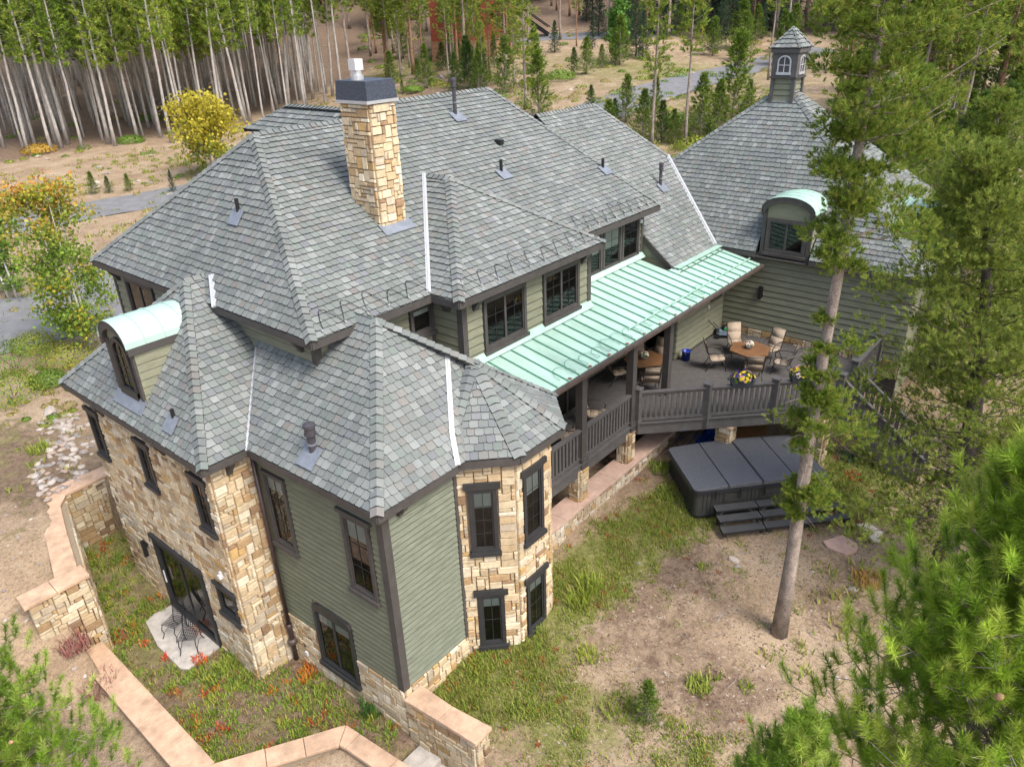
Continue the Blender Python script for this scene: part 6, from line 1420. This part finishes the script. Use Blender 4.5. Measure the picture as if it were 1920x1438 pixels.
def cyard(x, y):
    r_ = random.random()
    if r_ < .62: return GR + YG, random.uniform(.05, .15), 22, .16, .009
    if r_ < .94: return DRY, random.uniform(.05, .13), 20, .18, .008
    return RD, random.uniform(.06, .12), 10, .08, .012
v, f, c_ = scatter(3000, dyard, .2, 16.5, -7.5, .15, cyard); g = obj_np('yard_grass', v, f, 'grass', c_); tag(g, 'patchy grass and weeds along the house and in the yard', 'grass', kind='stuff')
# slopes: low dry tufts further off
def dslope(x, y):
    if -4.6 < x < 19 and -5 < y < 13.4: return 0
    q = proj((x, y, float(H(x, y))));
    if q[2] < 0 or not (-40 < q[0] < 1960 and 0 < q[1] < 1470): return 0
    return .25 + .75 * max(0, math.sin(x * .55 + math.sin(y * .4) * 2) * math.cos(y * .5))
v, f, c_ = scatter(2300, dslope, -9, 45, -14, 60, lambda x, y: ((GR + YG + DRY + DRY) if random.random() < .75 else DRY, random.uniform(.12, .3), 14, .26, .02)); g = obj_np('slope_grass', v, f, 'grass', c_); tag(g, 'dry grass tufts scattered over the slopes around the house', 'grass', kind='stuff')
# clumps that stand out
def clump(px, py, cols, h, rad, n_, label, wd=.012, name='plant', loc=None):
    h *= .68
    p = ground_at(px, py) if loc is None else V(*loc, float(H(*loc))); v, f, c_ = blades(n_, rad, h, cols, wd, 1.0); t_ = thing(name, label, 'plant', tuple(p)); obj_np('leaves', v, f, 'grass', c_, t_); return t_
for px, py, cols, h, rad, n_, lb in ((380, 1185, RD + [(.5, .2, .05)], .28, .22, 120, 'red-leaved plant at the sill of the sliding door'), (375, 1240, [(.55, .14, .05), (.5, .1, .04)], .22, .2, 110, 'bright red plant behind the front iron chair'), (232, 1195, RD, .2, .3, 100, 'reddish stems at the foot of the tall retaining wall'), (590, 1250, RD + OR, .35, .3, 140, 'red and orange plant below the arched window'), (575, 1270, OR, .3, .22, 90, 'orange plant in front of the red and orange one'),
        (455, 1225, LG, .5, .28, 130, 'leafy green plant at the stone wing corner'), (430, 1250, GR, .35, .3, 160, 'pale green daylily clump by the patio'), (700, 1330, [(.06, .14, .03), (.08, .17, .035)], .45, .35, 220, 'dark green clump beside the court steps'), (1105, 1105, GR, .55, .3, 200, 'tall green grass clump right of the bay turret'), (1085, 1130, GR + YG, .45, .3, 160, 'grass clump at the turret base'), (1310, 1290, GR, .35, .28, 150, 'grass clump in the bare lower yard'), (1400, 1290, GR, .2, .2, 70, 'small grass tuft in the bare lower yard'),
        (1545, 850, LG + YG, .5, .3, 130, 'bright green plant at the pier beside the hot tub'), (1590, 860, [(.10, .16, .09), (.14, .2, .12)], .35, .3, 120, 'bluish leafy plant beyond the hot tub'), (1600, 895, RD, .22, .28, 90, 'dull red plant beyond the hot tub'), (1625, 1090, [(.45, .30, .10), (.4, .25, .07)], .35, .4, 200, 'straw-coloured bush beside the pink flagstone'), (140, 1215, [(.30, .12, .12), (.25, .14, .13)], .5, .35, 200, 'bare pinkish twigs leaning on the low court wall'), (190, 1290, [(.30, .14, .13), (.22, .15, .12)], .45, .4, 180, 'second patch of pinkish twigs on the low court wall'),
        (1235, 880, GR, .4, .35, 170, 'grass clump between ledge wall and hot tub'), (1245, 930, GR, .3, .3, 120, 'lower grass clump between ledge wall and hot tub'), (75, 845, GR, .4, .35, 140, 'grass clump above the river rocks'), (1100, 1230, GR + YG, .3, .3, 120, 'light grass clump in the weeds below the turret'), (1160, 1330, YG, .3, .4, 200, 'yellow-green grass clump in the lower yard'), (980, 1330, GR, .25, .4, 180, 'grass clump near the short retaining wall'), (900, 1250, GR + YG, .25, .35, 180, 'grass clump at the foot of the siding wall'), (660, 1395, LG, .3, .3, 120, 'green plant in the bed behind the bent court wall')):
    clump(px, py, cols, h, rad, n_, lb)
# low shrubs nobody could count on the slopes
und = []
for n_, (x0, x1, y0, y1), w_ in ((130, (680, 1010, 60, 200), .8), (150, (1040, 1500, 60, 215), .75), (150, (1550, 1920, 90, 520), .7), (30, (0, 170, 470, 590), .4), (26, (0, 150, 660, 800), .3), (50, (0, 470, 285, 372), .5), (40, (1120, 1440, 215, 300), .8), (40, (0, 600, 190, 280), .7)):
    for i in range(n_):
        p = ground_at(random.uniform(x0, x1), random.uniform(y0, y1))
        if (-2 < p[0] < 27 and -5.5 < p[1] < 13.5): continue
        k_ = w_ * random.uniform(.35, 1.1); v, f, c_ = petals(110, (0, 0, 0), (k_, k_, k_ * .55), random.choice((LG, LG, YG, GR, DRY)), .025 + .04 * k_ * (np.linalg.norm(p - CAM) / 60)); und.append((v + p, f, c_))
g = obj_np('undergrowth', *cat3(und)[:2], 'leaves', cat3(und)[2]); tag(g, 'low green and yellowish undergrowth on the slopes', 'undergrowth', kind='stuff')
# ------------------------------------------------------------------ rocks
rmesh = []
for i in range(6):
    rd = random.Random(i); mb = MB(); n_ = 8; ring = []
    for j in range(5):
        th = math.pi * (j + .3) / 4.6; row = []
        for k in range(n_): a = 2 * math.pi * k / n_; q = 1 + rd.uniform(-.22, .22); row.append((math.sin(th) * math.cos(a) * q, math.sin(th) * math.sin(a) * q * .8, math.cos(th) * .6 * (1 + rd.uniform(-.1, .1))))
        ring.append(row)
    for j in range(4):
        for k in range(n_): mb.poly([ring[j][k], ring[j + 1][k], ring[j + 1][(k + 1) % n_], ring[j][(k + 1) % n_]])
    mb.poly(ring[0]); me = mb.mesh('rock', True); rmesh.append(me)
RC = [(.36, .31, .265), (.29, .25, .215), (.43, .385, .335), (.34, .265, .215), (.23, .21, .195)]
rmat = []
for i, c3 in enumerate(RC): M['rock%d' % i] = surf('rock%d' % i, c3, .9, .25, 5, .4, 25, fine=.1); rmat.append('rock%d' % i)
def rock(p, s_, label, group=None, flat=.75):
    me = random.choice(rmesh); o = bpy.data.objects.new('rock', me); link(o)
    if not me.materials: me.materials.append(None)
    o.material_slots[0].link = 'OBJECT'; o.material_slots[0].material = M[random.choice(rmat)]
    o.location = (p[0], p[1], p[2] + s_ * .15); o.rotation_euler = (random.uniform(-.2, .2), random.uniform(-.2, .2), random.uniform(0, 6.28)); o.scale = (s_, s_ * random.uniform(.7, 1), s_ * flat * random.uniform(.7, 1.1)); tag(o, label, 'rock', group)
cnt = 0
rb = [(60, 790), (150, 770), (175, 800), (178, 850), (150, 905), (100, 945), (70, 930), (50, 880), (95, 850)]
while cnt < 185:
    px = random.uniform(0, 190); py = random.uniform(770, 950)
    if inpoly(np.float64(px), np.float64(py), rb): rock(ground_at(px, py), random.uniform(.06, .16), 'rounded river rock in the pile left of the stone wing', 'river rocks beside the stone wing'); cnt += 1
for i in range(62):
    px, py = random.choice(((random.uniform(1030, 1640), random.uniform(1020, 1430)), (random.uniform(0, 90), random.uniform(950, 1170)), (random.uniform(30, 210), random.uniform(1190, 1430)), (random.uniform(1150, 1700), random.uniform(1030, 1400))))
    p = ground_at(px, py); rock(p, random.uniform(.025, .075), 'small loose stone lying on the bare ground', 'loose stones on the bare ground')
for i in range(42):
    px, py = random.choice(((random.uniform(60, 470), random.uniform(290, 370)), (random.uniform(680, 980), random.uniform(120, 195)), (random.uniform(1050, 1500), random.uniform(110, 200)))); p = ground_at(px, py); rock(p, random.uniform(.15, .4), 'pale boulder on the bare bank behind the house', 'boulders on the banks')
for px, py, s_, lb in ((1375, 1050, .15, 'flat pale stone in the yard below the hot tub steps'), (1382, 1062, .09, 'small round stone next to the flat pale one'), (95, 775, .35, 'white boulder above the river rocks'), (1600, 1105, .14, 'stone beside the straw-coloured bush'), (820, 1425, .25, 'rock at the end of the short retaining wall')): rock(ground_at(px, py), s_, lb)
# pebbles and bark chips too small to count
pv = []; 
for i in range(7500):
    x = random.uniform(.5, 13); y = random.uniform(-8.5, -1.2); s_ = random.uniform(.008, .026); a = random.uniform(0, 6.28); z = float(Hbase(x, y)) if False else None; pv.append((x, y, s_, a))
pv = np.array(pv); zz = H(pv[:, 0], pv[:, 1]); n_ = len(pv); cs, sn = np.cos(pv[:, 3]), np.sin(pv[:, 3]); s_ = pv[:, 2]
el = rng.uniform(.6, 2.6, n_); B_ = np.stack([pv[:, 0], pv[:, 1], zz], 1)
ax_ = np.stack([cs, sn, np.zeros(n_)], 1) * (s_ * el)[:, None]; ay_ = np.stack([-sn, cs, np.zeros(n_)], 1) * s_[:, None]; up_ = np.array([0, 0, 1]) * s_[:, None] * .7
v = np.stack([B_ - ax_, B_ - ay_, B_ + ax_, B_ + ay_, B_ + up_], 1).reshape(-1, 3); i5 = np.arange(n_)[:, None] * 5
f = np.concatenate([i5 + np.array(q) for q in ([0, 1, 4], [1, 2, 4], [2, 3, 4], [3, 0, 4])]); pc = np.array([(.36, .30, .24), (.30, .25, .2), (.12, .075, .055), (.18, .12, .085), (.09, .062, .05), (.28, .2, .15), (.15, .1, .07)])[rng.integers(0, 7, n_)]
g = obj_np('gravel', v, f, 'stone', np.concatenate([pc] * 4)); tag(g, 'pebbles, bark chips and cones littering the bare yard', 'gravel', kind='stuff')
mb = MB()
for i in range(150):
    x, y = random.uniform(1, 13), random.uniform(-8, -1.4); a = random.uniform(0, 6.28); L = random.uniform(.12, .5); k_ = random.uniform(-.3, .3)
    P_ = [(x, y), (x + L * .5 * math.cos(a), y + L * .5 * math.sin(a)), (x + L * math.cos(a + k_), y + L * math.sin(a + k_))]
    mb.tube([(q[0], q[1], float(H(*q)) + .012) for q in P_], [.007, .006, .003], 4, cap=False)
g = mb.build('fallen_twigs', 'deadwood'); tag(g, 'dry twigs scattered over the bare yard', 'twigs', kind='stuff')
def flag(pts, mat, label):
    P_ = [ground_at(*q) for q in pts]; c_ = sum(P_) / len(P_); t_ = thing('flagstone', label, 'flagstone', tuple(c_)); MB().prism(ccw([(p[0] - c_[0], p[1] - c_[1]) for p in P_]), -.05, .06).build('slab', mat, t_, bevel=.012)
flag([(1542, 1018), (1578, 1005), (1610, 1022), (1606, 1034), (1585, 1042), (1550, 1028)], 'flagstone_pink', 'pink flagstone in the grass right of the hot tub steps'); flag([(1605, 986), (1628, 981), (1655, 998), (1650, 1018), (1635, 1016)], 'flagstone_cream', 'cream flagstone behind the pink one'); flag([(1655, 955), (1680, 950), (1690, 970), (1665, 975)], 'flagstone_pink', 'pinkish flagstone at the foot of the broad pine')
# ------------------------------------------------------------------ neighbours far behind
p = ground_at(948, 90); nb = thing('neighbour_house', 'red log house on the hillside behind the pines', 'house', tuple(p), R(25)); Wd = 15
nb.scale = (.72, .8, .85); MB().box((-7.5, 0, 1.2), (7.5, 9, 8.5)).build('wall', 'red_siding', nb); MB().box((-7.6, -.15, -2), (7.6, 9, 1.2)).build('stone_base', 'red_stone', nb); MB().box((-7.7, -.25, 1.2), (7.7, 0, 1.35)).build('water_table', 'flash_grey', nb)
for z_ in np.arange(1.5, 8.3, .3): MB().box((-7.5, -.06, z_), (7.5, -.001, z_ + .22)).build('log', 'red_siding', nb)
for x in (-5.5, -2, 2.2): 
    wq = MB().box((x, -.12, 2.6), (x + 1.4, -.065, 4.4)).build('window', 'trim', nb); MB().box((x + .12, -.13, 2.7), (x + 1.28, -.121, 4.3)).build('pane', 'interior', wq)
MB().hexa([(-8.3, -1, 8.3), (8.3, -1, 8.3), (8.3, 10, 8.3), (-8.3, 10, 8.3), (-8.3, 4, 11.5), (8.3, 4, 11.5), (8.3, 5, 11.5), (-8.3, 5, 11.5)]).build('roof', 'brown_roof', nb)
p = ground_at(1030, 68); t_ = thing('outdoor_stair', 'dark outdoor stair beside the red log house', 'stair', tuple(p), R(30))
for k in range(16): MB().box((-.9, .3 * k, .2 * k), (.9, .3 * k + .3, .2 * k + .06)).build('tread', 'trim', t_)
for x in (-.95, .95): MB().bar((x, 0, 1.0), (x, 4.8, 4.2), .1, .12).build('handrail', 'black_metal', t_); MB().bar((x, 0, .1), (x, 4.8, 3.3), .1, .3).build('stringer', 'black_metal', t_)
p = ground_at(1915, 75); nb = thing('neighbour_house', 'brown-roofed house in the upper right corner', 'house', tuple(p), R(-20))
MB().box((-6, 0, -2), (6, 8, 3.2)).build('wall', 'bark_dark', nb); MB().hexa([(-7, -1.2, 3.0), (7, -1.2, 3.0), (7, 9, 3.0), (-7, 9, 3.0), (-5, 3.5, 6), (5, 3.5, 6), (5, 4.5, 6), (-5, 4.5, 6)]).build('roof', 'brown_roof', nb); MB().box((-2, -.05, .5), (1, -.001, 2.4)).build('window', 'interior', nb)
road('neighbour_drive', [(960, 82), (1030, 70), (1110, 68), (1200, 66), (1270, 62)], 4.0, 'asphalt')
print('tris', sum(len(o.data.polygons) for o in bpy.data.objects if o.type == 'MESH'))
